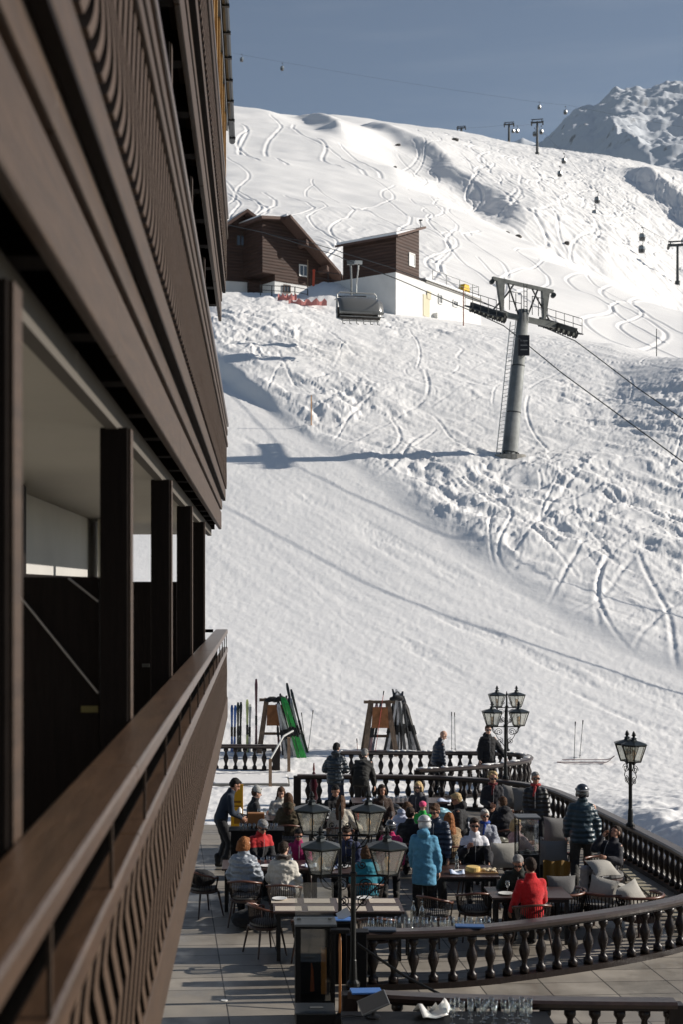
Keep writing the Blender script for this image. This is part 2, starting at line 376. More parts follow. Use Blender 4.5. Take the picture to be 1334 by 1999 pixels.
# ---------------------------------------------------------------- far mountain
def rock_snow():
    m = bpy.data.materials.new('rocky snow'); m.use_nodes = True; n = m.node_tree; b = n.nodes['Principled BSDF']; l = n.links.new
    b.inputs['Roughness'].default_value = .85; b.inputs['Specular IOR Level'].default_value = .1
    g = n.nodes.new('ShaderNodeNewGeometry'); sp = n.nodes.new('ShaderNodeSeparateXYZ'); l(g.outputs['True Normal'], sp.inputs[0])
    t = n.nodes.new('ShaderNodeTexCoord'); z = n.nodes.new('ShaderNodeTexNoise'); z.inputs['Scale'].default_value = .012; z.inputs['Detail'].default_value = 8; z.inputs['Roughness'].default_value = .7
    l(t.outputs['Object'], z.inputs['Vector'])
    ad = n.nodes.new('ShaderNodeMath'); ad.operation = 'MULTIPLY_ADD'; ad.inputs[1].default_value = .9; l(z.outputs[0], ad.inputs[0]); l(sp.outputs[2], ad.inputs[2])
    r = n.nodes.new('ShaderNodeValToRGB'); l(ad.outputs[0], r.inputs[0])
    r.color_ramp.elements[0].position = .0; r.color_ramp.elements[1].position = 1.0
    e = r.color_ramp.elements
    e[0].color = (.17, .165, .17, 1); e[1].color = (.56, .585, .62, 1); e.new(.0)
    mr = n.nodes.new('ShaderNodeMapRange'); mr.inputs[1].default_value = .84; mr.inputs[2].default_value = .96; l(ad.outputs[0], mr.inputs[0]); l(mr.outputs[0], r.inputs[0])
    l(r.outputs[0], b.inputs['Base Color']); return m
mu = np.linspace(980, 1750, 420); md = np.geomspace(2100, 4300, 330)
MX = (mu[None, :]-VX)/FPX*md[:, None]; MY = np.repeat(md[:, None], len(mu), 1)
crest = np.interp(mu, [980,1020,1060,1085,1120,1160,1200,1225,1262,1290,1334,1400,1500,1750], [345,300,288,262,226,212,182,175,180,172,165,150,190,230])
cz = (VY-crest)/FPX*3400; bz = (VY-430)/FPX*2100
tt = np.clip((MY-2100)/(3400-2100), 0, 1)
MZ = bz + (cz[None, :]-bz)*tt**.9 - np.clip(MY-3400, 0, None)*.9
MZ += (sstep(2100, 2500, MY))*(34*(ridg(MX*.0035, MY*.0030, 201, 5)-.5)*(1-.75*np.exp(-((MY-3400)/160)**2)) + 14*fbm(MX*.02, MY*.02, 4, 207)) 
MZ += 10*ridg(MX*.014, MY*.012, 211, 4)
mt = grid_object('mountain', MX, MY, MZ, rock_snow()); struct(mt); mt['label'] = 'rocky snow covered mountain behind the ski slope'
mu2 = np.linspace(700, 1150, 120); md2 = np.geomspace(4300, 6500, 60)
MX2 = (mu2[None, :]-VX)/FPX*md2[:, None]; MY2 = np.repeat(md2[:, None], len(mu2), 1)
c2 = np.interp(mu2, [700, 960, 1000, 1022, 1045, 1070, 1150], [330, 300, 272, 263, 270, 285, 290])
MZ2 = 900 + ((VY-c2)[None, :]/FPX*5400-900)*np.clip((MY2-4300)/1100, 0, 1) - np.clip(MY2-5400, 0, None)*.8 + 22*fbm(MX2*.01, MY2*.01, 4, 301)
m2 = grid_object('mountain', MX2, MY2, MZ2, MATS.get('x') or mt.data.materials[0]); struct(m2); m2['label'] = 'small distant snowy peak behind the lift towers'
# ---------------------------------------------------------------- terrace paving
def paving_mat():
    m = bpy.data.materials.new('stone slabs'); m.use_nodes = True; n = m.node_tree; b = n.nodes['Principled BSDF']; l = n.links.new
    t = n.nodes.new('ShaderNodeTexCoord'); mp_ = n.nodes.new('ShaderNodeMapping'); l(t.outputs['Object'], mp_.inputs[0]); mp_.inputs['Rotation'].default_value = (0, 0, R(-4))
    br = n.nodes.new('ShaderNodeTexBrick'); l(mp_.outputs[0], br.inputs['Vector'])
    br.inputs['Color1'].default_value = (.34, .305, .26, 1); br.inputs['Color2'].default_value = (.27, .245, .21, 1); br.inputs['Mortar'].default_value = (.05, .045, .04, 1)
    br.inputs['Scale'].default_value = 1.0; br.inputs['Brick Width'].default_value = .9; br.inputs['Row Height'].default_value = .6; br.inputs['Mortar Size'].default_value = .010; br.offset = .0
    z = n.nodes.new('ShaderNodeTexNoise'); z.inputs['Scale'].default_value = 1.1; z.inputs['Detail'].default_value = 10; z.inputs['Roughness'].default_value = .65; l(t.outputs['Object'], z.inputs['Vector'])
    mxx = n.nodes.new('ShaderNodeMixRGB'); mxx.blend_type = 'MULTIPLY'; mxx.inputs[0].default_value = .8; l(br.outputs[0], mxx.inputs[1])
    r = n.nodes.new('ShaderNodeValToRGB'); r.color_ramp.elements[0].position = .3; r.color_ramp.elements[0].color = (.5, .49, .47, 1); r.color_ramp.elements[1].position = .65
    l(z.outputs[0], r.inputs[0]); l(r.outputs[0], mxx.inputs[2]); l(mxx.outputs[0], b.inputs['Base Color'])
    rr_ = n.nodes.new('ShaderNodeMapRange'); rr_.inputs[1].default_value = .4; rr_.inputs[2].default_value = .6; rr_.inputs[3].default_value = .28; rr_.inputs[4].default_value = .75; l(z.outputs[0], rr_.inputs[0]); l(rr_.outputs[0], b.inputs['Roughness'])
    bp = n.nodes.new('ShaderNodeBump'); bp.inputs['Strength'].default_value = .4; bp.inputs['Distance'].default_value = .01; l(br.outputs['Fac'], bp.inputs['Height']); bp.invert = True; l(bp.outputs[0], b.inputs['Normal'])
    return m
PAVE = [(-6, -4), (12, -4), (12, 19.5), (9.0, 21.5), (8.35, 24.2), (8.15, 27.5), (7.9, 31.0), (7.45, 33.6), (6.6, 34.9), (4.5, 35.5), (.7, 35.6), (.6, 32.6), (-6, 32.3)]
struct(MB().prism(PAVE, lambda x, y: (x, y, FL-.18), lambda x, y: (x, y, FL)).build('terrace_paving', paving_mat()))['label'] = 'stone slab terrace floor'

# ---------------------------------------------------------------- hotel front with three balconies
HY0, HY1 = -2.2, 20.1              # extent along the front
hotel = thing('hotel_building', 'brown timber hotel front with carved balconies running along the left', 'building', (-2, 9, FL))
hotel.location = (0, 0, 0)
def hpart(name, mb, m, bevel=0, parent=hotel, label=None):
    o = mb.build(name, m, parent, bevel=bevel)
    if label: o['label'] = label
    return o
# carved board panel: vertical boards with S cut gaps and drilled notches
def carved_panel(z0, z1, xf, pitch=.157, y0=HY0, y1=HY1, style=0, th=.05):
    mb = MB(); n = int((y1-y0)/pitch); K = 26; h = z1-z0
    def bound(i, z):
        t = (z-z0)/h
        if style == 0: c = (.17*math.sin(math.pi*t/.55) if t < .55 else .10*(t-.55)/.45)
        else: c = .13*(abs(((t*1.5+.2) % 1)-.5)*4-1)
        g = .042 if style == 0 else .060
        for t0, rr in ((.04, .032), (.5, .030), (.96, .032)): 
            d = abs(t-t0)*h
            if d < rr*1.35: g = max(g, math.sqrt(max(0, (rr*1.35)**2-d*d)))
        for t0 in (.27, .73):
            d = abs(t-t0)*h
            if d < .055: g = max(g, .045*(1-d/.055))
        return y0+i*pitch+c*1.0, g
    for i in range(n):
        a = []; b = []
        for k in range(K+1):
            z = z0+h*k/K; c, g = bound(i, z); c2, g2 = bound(i+1, z)
            a.append((c+g, z)); b.append((c2-g2, z))
        poly = a + b[::-1]; m_ = K+1
        vs = [(xf, p[0], p[1]) for p in a]+[(xf, p[0], p[1]) for p in b]+[(xf-th, p[0], p[1]) for p in a]+[(xf-th, p[0], p[1]) for p in b]
        fs = []
        for k in range(K):
            fs += [(k, k+1, m_+k+1, m_+k), (2*m_+k, 3*m_+k, 3*m_+k+1, 2*m_+k+1), (k, 2*m_+k, 2*m_+k+1, k+1), (m_+k, m_+k+1, 3*m_+k+1, 3*m_+k)]
        fs += [(0, m_, 3*m_, 2*m_), (K, 2*m_+K, 3*m_+K, m_+K)]
        n0 = len(mb.mi); mb.add(vs, fs)
        for q in range(K): mb.mi[n0+4*q+2] = mb.mi[n0+4*q+3] = 1  # cut edges take the dark wood: shade between boards put into the colour
    return mb
def planks(x0, x1, z0, z1, name, m, bev, L_=4.15, off=0, y1=None):
    y = HY0-off; y1 = y1 or HY1
    while y < y1:
        e_ = min(y+L_, y1); a = MB(); a.bb(x0, x1, max(y, HY0), e_-.004, z0, z1); hpart(name, a, m, bev); y = e_
def storey(dz, full=True, xs=1.0):
    planks(-.545, -.50, .83+dz, 1.085+dz, 'fascia_board', WOOD_Y, .012, off=1.1)
    a = MB(); a.bb(-.62, -.54, HY0, HY1-.01, 1.085+dz, 1.115+dz); hpart('backing_board', a, WOOD_Y)
    planks(-.60, -.49, 1.117+dz, 1.243+dz, 'fascia_board', WOOD_Y, .008, off=2.7)
    planks(-.56, -.440, 1.264+dz, 1.41+dz, 'sill_board', WOOD_Y, .01, off=.4, y1=HY1+.02)
    a = MB(); a.bb(-.485, -.442, HY0, HY1+.01, 1.245+dz, 1.262+dz); hpart('sill_shade_strip', a, WOOD_DARK)  # dark strip added to paint the shade under the sill
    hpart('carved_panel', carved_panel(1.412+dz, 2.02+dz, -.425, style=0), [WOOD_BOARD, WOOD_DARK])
    a = MB()
    for z0, z1, x in ((2.022, 2.085, -.405), (2.10, 2.175, -.42), (2.19, 2.27, -.41)): a.bb(x-.05, x, HY0, HY1, z0+dz, z1+dz)
    a.bb(-.47, -.45, HY0, HY1, 2.02+dz, 2.3+dz)
    hpart('top_rail', a, WOOD_Y, .008)
    a = MB(); a.bb(-.60, -.395, HY0, HY1+.03, 2.32+dz, 2.37+dz)
    hpart('handrail', a, WOOD_RAIL, .012)
    # floor slab and joists
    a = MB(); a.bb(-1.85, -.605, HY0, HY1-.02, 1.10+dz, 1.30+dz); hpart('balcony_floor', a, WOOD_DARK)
    y = HY0+.3; jm = MB().bb(-.80, -.547, 0, .16, .86, 1.09).mesh('floor_joist', WOOD_DARK)
    while y < HY1: part('floor_joist', jm, hotel, (0, y, dz)); y += 1.1
storey(0); storey(3.02)
a = MB(); a.bb(-1.9, -.66, HY0, HY1-.03, .755, .80); hpart('ceiling', a, CEIL)
a = MB(); a.bb(-.70, -.645, HY0, HY1-.02, .735, .85); hpart('edge_beam', a, mat('taupe painted beam', (.09, .08, .068), .8))
a = MB(); a.bb(-1.9, -.64, HY0, HY1-.03, 3.775, 3.82); hpart('ceiling', a, CEIL)
a = MB(); a.bb(-1.9, -.60, HY1-.10, HY1+.004, .83, .98); hpart('end_beam', a, WOOD_DARK)
# posts of the lower balcony, 3.13 m apart
for k in range(1, 6):
    D = .58*2700*(.002125+.0020*(k-1)) if k else .58*2700*.000125+3.13*0
    D = max(D, .2)
    for zc, hh in ((-.485, 2.455), (3.1, 1.36)):
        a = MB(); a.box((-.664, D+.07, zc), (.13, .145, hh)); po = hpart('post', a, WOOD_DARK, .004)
        a = MB(); a.box((-.592, D+.078, zc), (.012, .125, hh-.004)); hpart('sunlit_side_strip', a, WOOD_Y, 0, po)  # sunlit side put into the colour: lighter strip on the near-black post
# lower balcony railing
planks(-.585, -.41, -.685, -.62, 'handrail', WOOD_RAIL, .010, 4.3, 1.6)
planks(-.492, -.41, -.955, -.875, 'rail_beam', WOOD_RAIL, .010, 3.7, .3)
y = HY0+.2; jm = MB().bb(-.424, -.414, 0, .014, -.874, -.686).mesh('rail_bracket', WOOD_Y)
while y < HY1: part('rail_bracket', jm, hotel, (0, y, 0)); y += 1.2
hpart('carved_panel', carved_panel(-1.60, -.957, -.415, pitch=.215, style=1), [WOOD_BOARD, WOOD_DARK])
planks(-.50, -.41, -1.90, -1.602, 'fascia_board', WOOD_Y, .01, 4.2, 1.9)
a = MB(); a.bb(-1.9, -.505, HY0, HY1-.02, -1.88, -1.72); hpart('balcony_floor', a, WOOD_DARK)
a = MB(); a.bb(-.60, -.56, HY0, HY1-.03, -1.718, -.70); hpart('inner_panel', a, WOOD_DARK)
a = MB(); a.bb(-1.85, -.62, HY1-.07, HY1-.01, -.665, -.62); a.bb(-1.85, -.62, HY1-.06, HY1-.02, -1.70, -.83); a.bb(-1.85, -.62, HY1-.07, HY1-.01, -.83, -.77); hpart('end_railing', a, WOOD_DARK)
# walls
a = MB(); a.bb(-2.15, -1.85, HY0, 6.9, -1.72, .75); a.bb(-2.15, -1.85, 8.0, 16.2, -1.72, .75); a.bb(-2.15, -1.85, 6.9, 8.0, .42, .75)
hpart('inner_wall', a, PLASTER)
a = MB(); a.bb(-2.11, -2.02, 6.9, 8.0, -1.72, .42); hpart('balcony_door', a, WOOD_DARK)
a = MB(); a.bb(-1.849, -1.80, 8.9, 15.8, .02, .10); a.bb(-1.849, -1.72, 10.2, 10.36, -1.7, .75); hpart('wall_post', a, WOOD_DARK)
a = MB(); a.bb(-9, -1.9, HY0, 16.0, -1.88, 9.0); a.bb(-9, -1.9, HY0, 16.0, FL-.1, -1.88); hpart('wall', a, PLASTER)
a = MB(); a.bb(-1.99, -1.86, HY0, 16.0, FL-.1, -1.885); hpart('ground_floor_wall', a, PLASTER)
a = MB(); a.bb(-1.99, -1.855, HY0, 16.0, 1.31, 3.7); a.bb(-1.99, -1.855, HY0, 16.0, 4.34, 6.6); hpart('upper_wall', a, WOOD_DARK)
# balcony partitions (dark panels across the balcony)
for D in (6.52, 12.9):
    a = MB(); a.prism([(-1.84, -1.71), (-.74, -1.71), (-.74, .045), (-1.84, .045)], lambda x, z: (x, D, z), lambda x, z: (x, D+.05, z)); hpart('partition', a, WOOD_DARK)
a = MB(); a.tube([(-1.12, 6.49, -.03), (-.74, 6.49, -.50)], .006, 6); hpart('brace_rod', a, mat('dull steel', (.32, .30, .29), .4, 1.0))
a = MB(); a.tube([(-.88, 6.49, .04), (-.74, 6.49, -.07)], .005, 6); hpart('brace_rod', a, MATS['dull steel'])
a = MB(); a.bb(-1.74, -1.70, 15.2, 16.15, -1.7, .74); hpart('curtain', a, mat('cream curtain', (.6, .56, .48), .9))
a = MB()
for k in range(6): a.lathe([(.05, 0), (.05, .02)], (-.85, 6.45-.01*k, -.95)) if k == 0 else None
MB().bb(-.82, -.74, 6.484, 6.489, -.59, -.56).build('name_plate', mat('aged brass plate', (.10, .08, .02), .5), hotel); MB().bb(-1.06, -.99, 12.86, 12.895, -.75, -.72).build('name_plate', mat('dull plate', (.05, .05, .045), .5), hotel)
# eaves
a = MB(); a.bb(-.56, -.47, HY0, HY1+.3, 5.75, 6.75); hpart('eaves_board', a, WOOD_LIGHT, .01)
y = HY0; jm = MB().bb(-.47, -.43, 0, .14, 5.9, 6.8).mesh('rafter_end', WOOD_LIGHT)
while y < HY1+.1: part('rafter_end', jm, hotel, (0, y, 0)); y += 1.1
a = MB(); a.bb(-3.5, -.42, HY0, HY1+.6, 6.82, 7.0); a.bb(-3.5, -.40, HY0, HY1+.9, 7.0, 7.25); hpart('roof', a, mat('grey roof sheet', (.16, .17, .19), .5, vary=.2))
a = MB(); a.tube([(-.365, HY0, 6.86), (-.365, HY1+1.2, 6.86)], .05, 10)
y = HY0
while y < HY1+1: a.bb(-.40, -.31, y, y+.05, 6.80, 6.83); y += .8
hpart('gutter', a, mat('dark gutter metal', (.06, .065, .07), .4, .8))
# neighbouring balcony seen between the posts
nb = thing('balcony', 'brown timber balcony seen between the hotel posts', 'balcony', (-3.6, 40, -2.6))
a = MB(); a.bb(-2.6, .35, -.1, .1, 1.72, 1.82); a.build('handrail', WOOD_RAIL, nb)
a = MB(); a.bb(-2.6, .22, -.08, .08, 1.42, 1.58); a.build('rail_beam', WOOD_Y, nb)
jm = MB().bb(0, .08, -.05, .05, 1.58, 1.72).mesh('rail_bracket', WOOD_Y)
for i in range(10): part('rail_bracket', jm, nb, (-2.5+.29*i, 0, 0))
a = MB(); a.bb(-2.6, .18, -.06, .06, .55, 1.42); a.build('board_panel', WOOD_BOARD, nb)
a = MB(); a.bb(-2.6, .1, 0, 2, .3, .55); a.bb(-2.4, -.8, .2, 2, -3.1, .3); a.build('floor', WOOD_DARK, nb)
# mound with firs and a roof edge seen through the gap
# ---------------------------------------------------------------- chalets and lift station on the slope
WALL_W = mat('white rendered wall', (.66, .66, .65), .85, bump=.1, bscale=6, vary=.08, vscale=.6)
CH_WOOD = mat('dark brown chalet boards', (.048, .025, .018), .7, bump=.4, bscale=6, vary=.4, vscale=1.2, stretch=(.6, .6, 6), bands=1.1, bandst=1.0)
CH_ROOF = mat('brown roof edge', (.10, .060, .048), .7, vary=.2)
GLASS_D = mat('dark window glass', (.03, .04, .05), .15, spec=.8)
FRAME_W = mat('white window frame', (.7, .7, .68), .5)
ROOFSNOW = mat('roof snow', (.78, .80, .83), .7, bump=.3, bscale=1.5)
def frame2(o, dx, dy):                                   # local wall frame: along (dx,dy), up, outward
    d = Vector((dx, dy, 0)).normalized(); n = Vector((d.y, -d.x, 0))
    return lambda s, z, k=0.0: Vector(o) + d*s + n*k + Vector((0, 0, z))
FRAME_D = mat('dark window frame', (.05, .03, .022), .6)
def window(parent, F, s0, s1, z0, z1, bars=1, glass=None, fr=None):
    a = MB(); t = .10
    for (p, q, r, u) in ((s0, s1, z0, z0+t), (s0, s1, z1-t, z1), (s0, s0+t, z0+t, z1-t), (s1-t, s1, z0+t, z1-t)):
        a.prism([(p, r), (q, r), (q, u), (p, u)], lambda x, z: F(x, z, .02), lambda x, z: F(x, z, .10))
    for k in range(bars):
        c = s0+(s1-s0)*(k+1)/(bars+1); a.prism([(c-.04, z0+t), (c+.04, z0+t), (c+.04, z1-t), (c-.04, z1-t)], lambda x, z: F(x, z, .03), lambda x, z: F(x, z, .09))
    w_ = a.build('window', fr or FRAME_W, parent)
    a = MB(); a.prism([(s0+.05, z0+.05), (s1-.05, z0+.05), (s1-.05, z1-.05), (s0+.05, z1-.05)], lambda x, z: F(x, z, .01), lambda x, z: F(x, z, .05)); a.build('pane', glass or GLASS_D, w_)
    return w_
# chalet with two gables. front gable wall runs away to the right
def wp(px, D, z): return Vector((GX(px, D), D, z))
c0 = wp(536, 128, 0); F1 = frame2((c0.x, c0.y, 0), .82, .57)
ch = thing('chalet', 'dark brown timber chalet with long sloping gable roof and white base, front wall partly sunlit', 'chalet', (0, 0, 0))
zr = (VY-432)*128.5/FPX; zb = (VY-548)*128/FPX; zw = 24.6
a = MB(); a.prism([(0, zb), (7.4, zb), (7.4, 29.3), (.7, zr), (-1.4, zr-.25), (-1.4, zb+.6), (0, zb+.6)], lambda s, z: F1(s, z, 0), lambda s, z: F1(s, z, -9)); a.build('wall', CH_WOOD, ch)
a = MB(); a.prism([(.02, zw), (7.38, zw), (7.38, zb-.002), (.02, zb-.002)], lambda s, z: F1(s, z, -.06), lambda s, z: F1(s, z, -8.9)); a.build('base_wall', WALL_W, ch)
a = MB()
def slope_slab(A, B, th, k0, k1): 
    a.prism([A, B, (B[0], B[1]+th), (A[0], A[1]+th)], lambda s, z: F1(s, z, k0), lambda s, z: F1(s, z, k1))
slope_slab((.7, zr), (9.0, 27.55), .28, 1.5, -10); slope_slab((-1.9, zr-.28), (.698, zr), .28, .6, -10)
rf = a.build('roof', CH_ROOF, ch)
a = MB(); slope_slab((.7, zr+.285), (8.6, 28.1), .22, .9, -10); slope_slab((-1.8, zr+.02), (.698, zr+.285), .16, .3, -10); a.build('roof_snow', ROOFSNOW, rf)
for q in (2.6, 5.0):
  a = MB(); a.prism([(q, zr-.45-(q-.7)*.87), (q+.25, zr-.45-(q+.25-.7)*.87), (q+.25, zr-.02-(q+.25-.7)*.87), (q, zr-.02-(q-.7)*.87)], lambda s, z: F1(s, z, 1.4), lambda s, z: F1(s, z, 0.01)); a.build('purlin', CH_ROOF, ch)
window(ch, F1, 2.75, 3.75, (VY-536)*129/FPX, (VY-513)*129/FPX, 1)
window(ch, F1, .95, 1.75, (VY-571)*128.5/FPX, (VY-555)*128.5/FPX, 1, None, FRAME_D)
a = MB(); a.prism([(-5.0, zb+1.3), (-.02, zb-.0), (-.02, zr-.6), (-5.0, zr-.6)], lambda s, z: F1(s, z, -1.2), lambda s, z: F1(s, z, -9)) if False else None
# left gable, set back
F0 = frame2((GX(490, 130), 130, 0), .96, .28)
ch2 = thing('chalet', 'dark brown chalet wing at the left with lower pale base wall, behind the hotel balcony', 'chalet', (0, 0, 0))
zr2 = (VY-424)*130.5/FPX
a = MB(); a.prism([(-7, 28.6), (2.7, 28.6), (2.7, 32.4), (-.7, zr2), (-7, 30.6)], lambda s, z: F0(s, z, 0), lambda s, z: F0(s, z, -8)); a.build('wall', CH_WOOD, ch2)
a = MB(); a.prism([(-6.98, zw), (2.2, zw), (2.2, 28.59), (-6.98, 28.59)], lambda s, z: F0(s, z, -.06), lambda s, z: F0(s, z, -7.9)); a.build('base_wall', WALL_W, ch2)
def slab2(A, B, th, k0, k1, b): b.prism([A, B, (B[0], B[1]+th), (A[0], A[1]+th)], lambda s, z: F0(s, z, k0), lambda s, z: F0(s, z, k1))
a = MB(); slab2((-.7, zr2), (2.9, 32.5), .3, 1.2, -8.5, a); slab2((-7.5, 29.9), (-.702, zr2), .3, 1.2, -8.5, a); rf = a.build('roof', CH_ROOF, ch2)
a = MB(); slab2((-.7, zr2+.305), (2.8, 32.82), .2, .7, -8.5, a); slab2((-7.4, 30.25), (-.702, zr2+.305), .2, .7, -8.5, a); a.build('roof_snow', ROOFSNOW, rf)
window(ch2, F0, -1.5, -.6, 31.9, 33.0, 1, None, FRAME_D)
a = MB(); a.prism([(-.4, 26.0), (2.2, 26.0), (2.2, 28.595), (-.4, 28.595)], lambda s, z: F0(s, z, .002), lambda s, z: F0(s, z, .6)) ; a.build('wall', CH_WOOD, ch2)

# lift station: white base, brown box with snowy mono pitch roof
s0 = Vector((GX(774, 118), 118, 0)); FR = frame2(s0, .6, .8); FLft = frame2(s0 + Vector((-.8, .6, 0))*9, .8, -.6)
st = thing('lift_station', 'white concrete lift station with brown timber control cabin under a snowy sloping roof', 'lift station', (0, 0, 0))
zt = (VY-531)*118/FPX
def ob(s0_, s1_, k0, k1, z0, z1, b): b.prism([(s0_, z0), (s1_, z0), (s1_, z1), (s0_, z1)], lambda s, z: FR(s, z, k0), lambda s, z: FR(s, z, k1))
a = MB(); ob(0, 15.5, 0, -6.5, 21.5, zt, a); a.build('base_wall', WALL_W, st)
a = MB(); ob(5.0, 15.4, .12, -6.6, zt+.002, zt+.25, a); a.build('parapet', mat('grey concrete edge', (.30, .29, .27), .8, vary=.2), st)
a = MB(); ob(5.1, 15.3, 0, -6.4, zt+.252, zt+.45, a); a.build('roof_snow', ROOFSNOW, st)
zc = (VY-462)*118/FPX; zc2 = (VY-450)*121.3/FPX
a = MB(); a.prism([(0.02, zt+.002), (3.9, zt+.002), (3.9, zc2), (0.02, zc)], lambda s, z: FR(s, z, .02), lambda s, z: FR(s, z, -5.4)); cab = a.build('cabin', CH_WOOD, st)
a = MB(); a.prism([(-.5, zc-.16), (4.3, zc2+.14), (4.3, zc2+.34), (-.5, zc+.04)], lambda s, z: FR(s, z, .5), lambda s, z: FR(s, z, -6.0)); rf = a.build('roof', CH_ROOF, st)
a = MB(); a.prism([(-.45, zc+.06), (2.8, zc+.06+(zc2-zc)*.74), (2.8, zc+.2+(zc2-zc)*.74), (-.45, zc+.26)], lambda s, z: FR(s, z, .35), lambda s, z: FR(s, z, -5.9)); a.build('roof_snow', ROOFSNOW, rf)
window(st, FR, 2.1, 3.1, zt+.95, zt+2.1, 0, FRAME_W)
window(st, FR, 7.3, 8.0, zt-1.5, zt-.6, 1); window(st, FR, 10.0, 10.9, zt-1.3, zt-.7, 1)
a = MB(); ob(4.6, 5.7, .05, .002, zt-3.0, zt-1.1, a); ob(5.2, 5.9, .10, .052, zt-1.4, zt-.7, a); a.build('door', mat('pale yellow door', (.55, .50, .36), .7), st)
a = MB(); ob(6.4, 7.1, .45, .002, zt-3.6, zt-2.5, a); a.build('vent_box', FRAME_W, st)
METAL = mat('galvanised steel', (.22, .225, .22), .5, .75, vary=.25, vscale=3)
METAL_D = mat('dark weathered steel', (.055, .058, .058), .55, .6, vary=.3, vscale=3)
a = MB()
for s_ in (6.5, 9.0, 11.5, 14.0, 15.2): a.tube([FR(s_, zt+.3, -.1), FR(s_, zt+1.4, -.1)], .035, 5)
for z_ in (.85, 1.38): a.tube([FR(6.5, zt+z_, -.1), FR(15.2, zt+z_, -.1)], .025, 5)
a.tube([FR(15.2, zt+1.38, -.1), FR(15.2, zt+1.38, -3)], .025, 5)
a.build('railing', METAL, st)
a = MB(); a.prism([(12.6, zt+.62), (13.9, zt+.62), (13.7, zt+1.3), (12.9, zt+1.3)], lambda s, z: FR(s, z, -.3), lambda s, z: FR(s, z, -.9)); tag(a.build('machine_cover', mat('yellow plastic', (.7, .45, .03), .5)), 'yellow cover behind the railing on the white station roof', 'cover')
a = MB(); p = FR(4.2, 0, 0); a.tube([(p.x, p.y, zc2+.3), (p.x, p.y, zc2+.9)], .03, 5); a.box((p.x, p.y, zc2+.92), (.3, .1, .1)); a.build('roof_mast', METAL_D, st)

# snow bank, fences and nets in front of the station
mb_ = MB(); nX, nY = 30, 22; vs = []
for j in range(nY):
    for i in range(nX):
        u = i/(nX-1); v = j/(nY-1); D = 116+12*v; px = 575+150*u
        h = 2.2*math.sin(math.pi*min(1, u*1.02))**.8*math.sin(math.pi*v)**.7*(1 if u < .9 else 1-(u-.9)*8) + .1*math.sin(i*1.7+j)*math.sin(j*2.1)
        vs.append((GX(px, D), D, zg(px, D)-.35+max(h, 0)*.9))
mb_.add(vs, [(j*nX+i, j*nX+i+1, (j+1)*nX+i+1, (j+1)*nX+i) for j in range(nY-1) for i in range(nX-1)])
o = mb_.build('snow_bank', SNOW, smooth=True); struct(o); o['label'] = 'heaped snow bank beside the lift station'
RED = mat('red orange plastic', (.62, .09, .04), .6); REDNET = mat('faded red safety net', (.55, .22, .20), .8)
def pole(name, label, cat, px, D, h, r=.05, m=METAL_D, lean=0, dz=0):
    p = gnd(px, D, dz); a = MB(); a.tube([(p.x, p.y, p.z-.2), (p.x+lean, p.y, p.z+h*.9), (p.x+lean*1.1, p.y, p.z+h)], [r, r, r*.6], 7)
    a.ell((p.x+lean*1.1, p.y, p.z+h), (r*1.2, r*1.2, r*1.3)); return tag(a.build(name, m), label, cat)
pole('slalom_pole', 'short fat red padded pole on the snow bank left of the chairlift chair', 'pole', 611, 121, 1.2, .11, RED, .05, 1.2)
pole('marker_pole', 'thin wooden stake standing in front of the sunlit chalet wall', 'pole', 600, 122, 3.3, .05, mat('pale stake wood', (.3, .2, .12), .7))
pole('marker_pole', 'thin orange piste pole at the edge of the groomed run above the long shadow', 'pole', 607, 83, 1.75, .035, mat('orange faded pole', (.55, .28, .12), .6))
pole('marker_pole', 'lone thin grey pole on the smooth snow at the far right beyond the lift tower', 'pole', 1283, 112, 2.2, .035, METAL_D)
pole('marker_pole', 'thin reddish stake right of the white station wall', 'pole', 906, 116, 3.2, .05, mat('red brown stake', (.3, .14, .1), .7))
def fence(label, pts, h=1.1, m=METAL, dz=0):
    base = [gnd(px, D, dz) for px, D in pts]
    f = thing('fence', label, 'fence', base[0]); o_ = base[0]
    me = None
    for b_ in base:
        a = MB(); a.tube([b_-o_ - Vector((0, 0, .3)), b_-o_ + Vector((0, 0, h))], .045, 6); a.build('post', m, f)
    for z_ in (h*.5, h*.97):
        a = MB(); a.tube([b_-o_ + Vector((0, 0, z_)) for b_ in base], .03, 5); a.build('rail', m, f)
    return f
fence('dark metal handrails on the snow bank between chalet and station', [(612, 122), (640, 122), (668, 123)], 1.3, METAL_D, 1.2)
fence('low dark fence leaning left of the snow bank in front of the chalet', [(508, 118), (530, 117.5), (575, 118), (600, 118)], .9, METAL_D)
for px, D, L_, lab in ((600, 115, 3.2, 'longer sagging red safety net lying on the snow below the snow bank'), (560, 116, 1.6, 'small crumpled red net on the snow left of the bank')):
    a = MB(); n = 16; p = gnd(px, D); vs = []
    for i in range(n):
        for k in range(3): vs.append((p.x-L_/2+L_*i/(n-1), D+.1*math.sin(i), gnd(px, D).z + .05 + k*.22*(1+.4*math.sin(i*1.9))))
    a.add(vs, [(i*3+k, (i+1)*3+k, (i+1)*3+k+1, i*3+k+1) for i in range(n-1) for k in range(2)])
    o = a.build('safety_net', REDNET); m_ = o.modifiers.new('s', 'SOLIDIFY'); m_.thickness = .03; tag(o, lab, 'net')

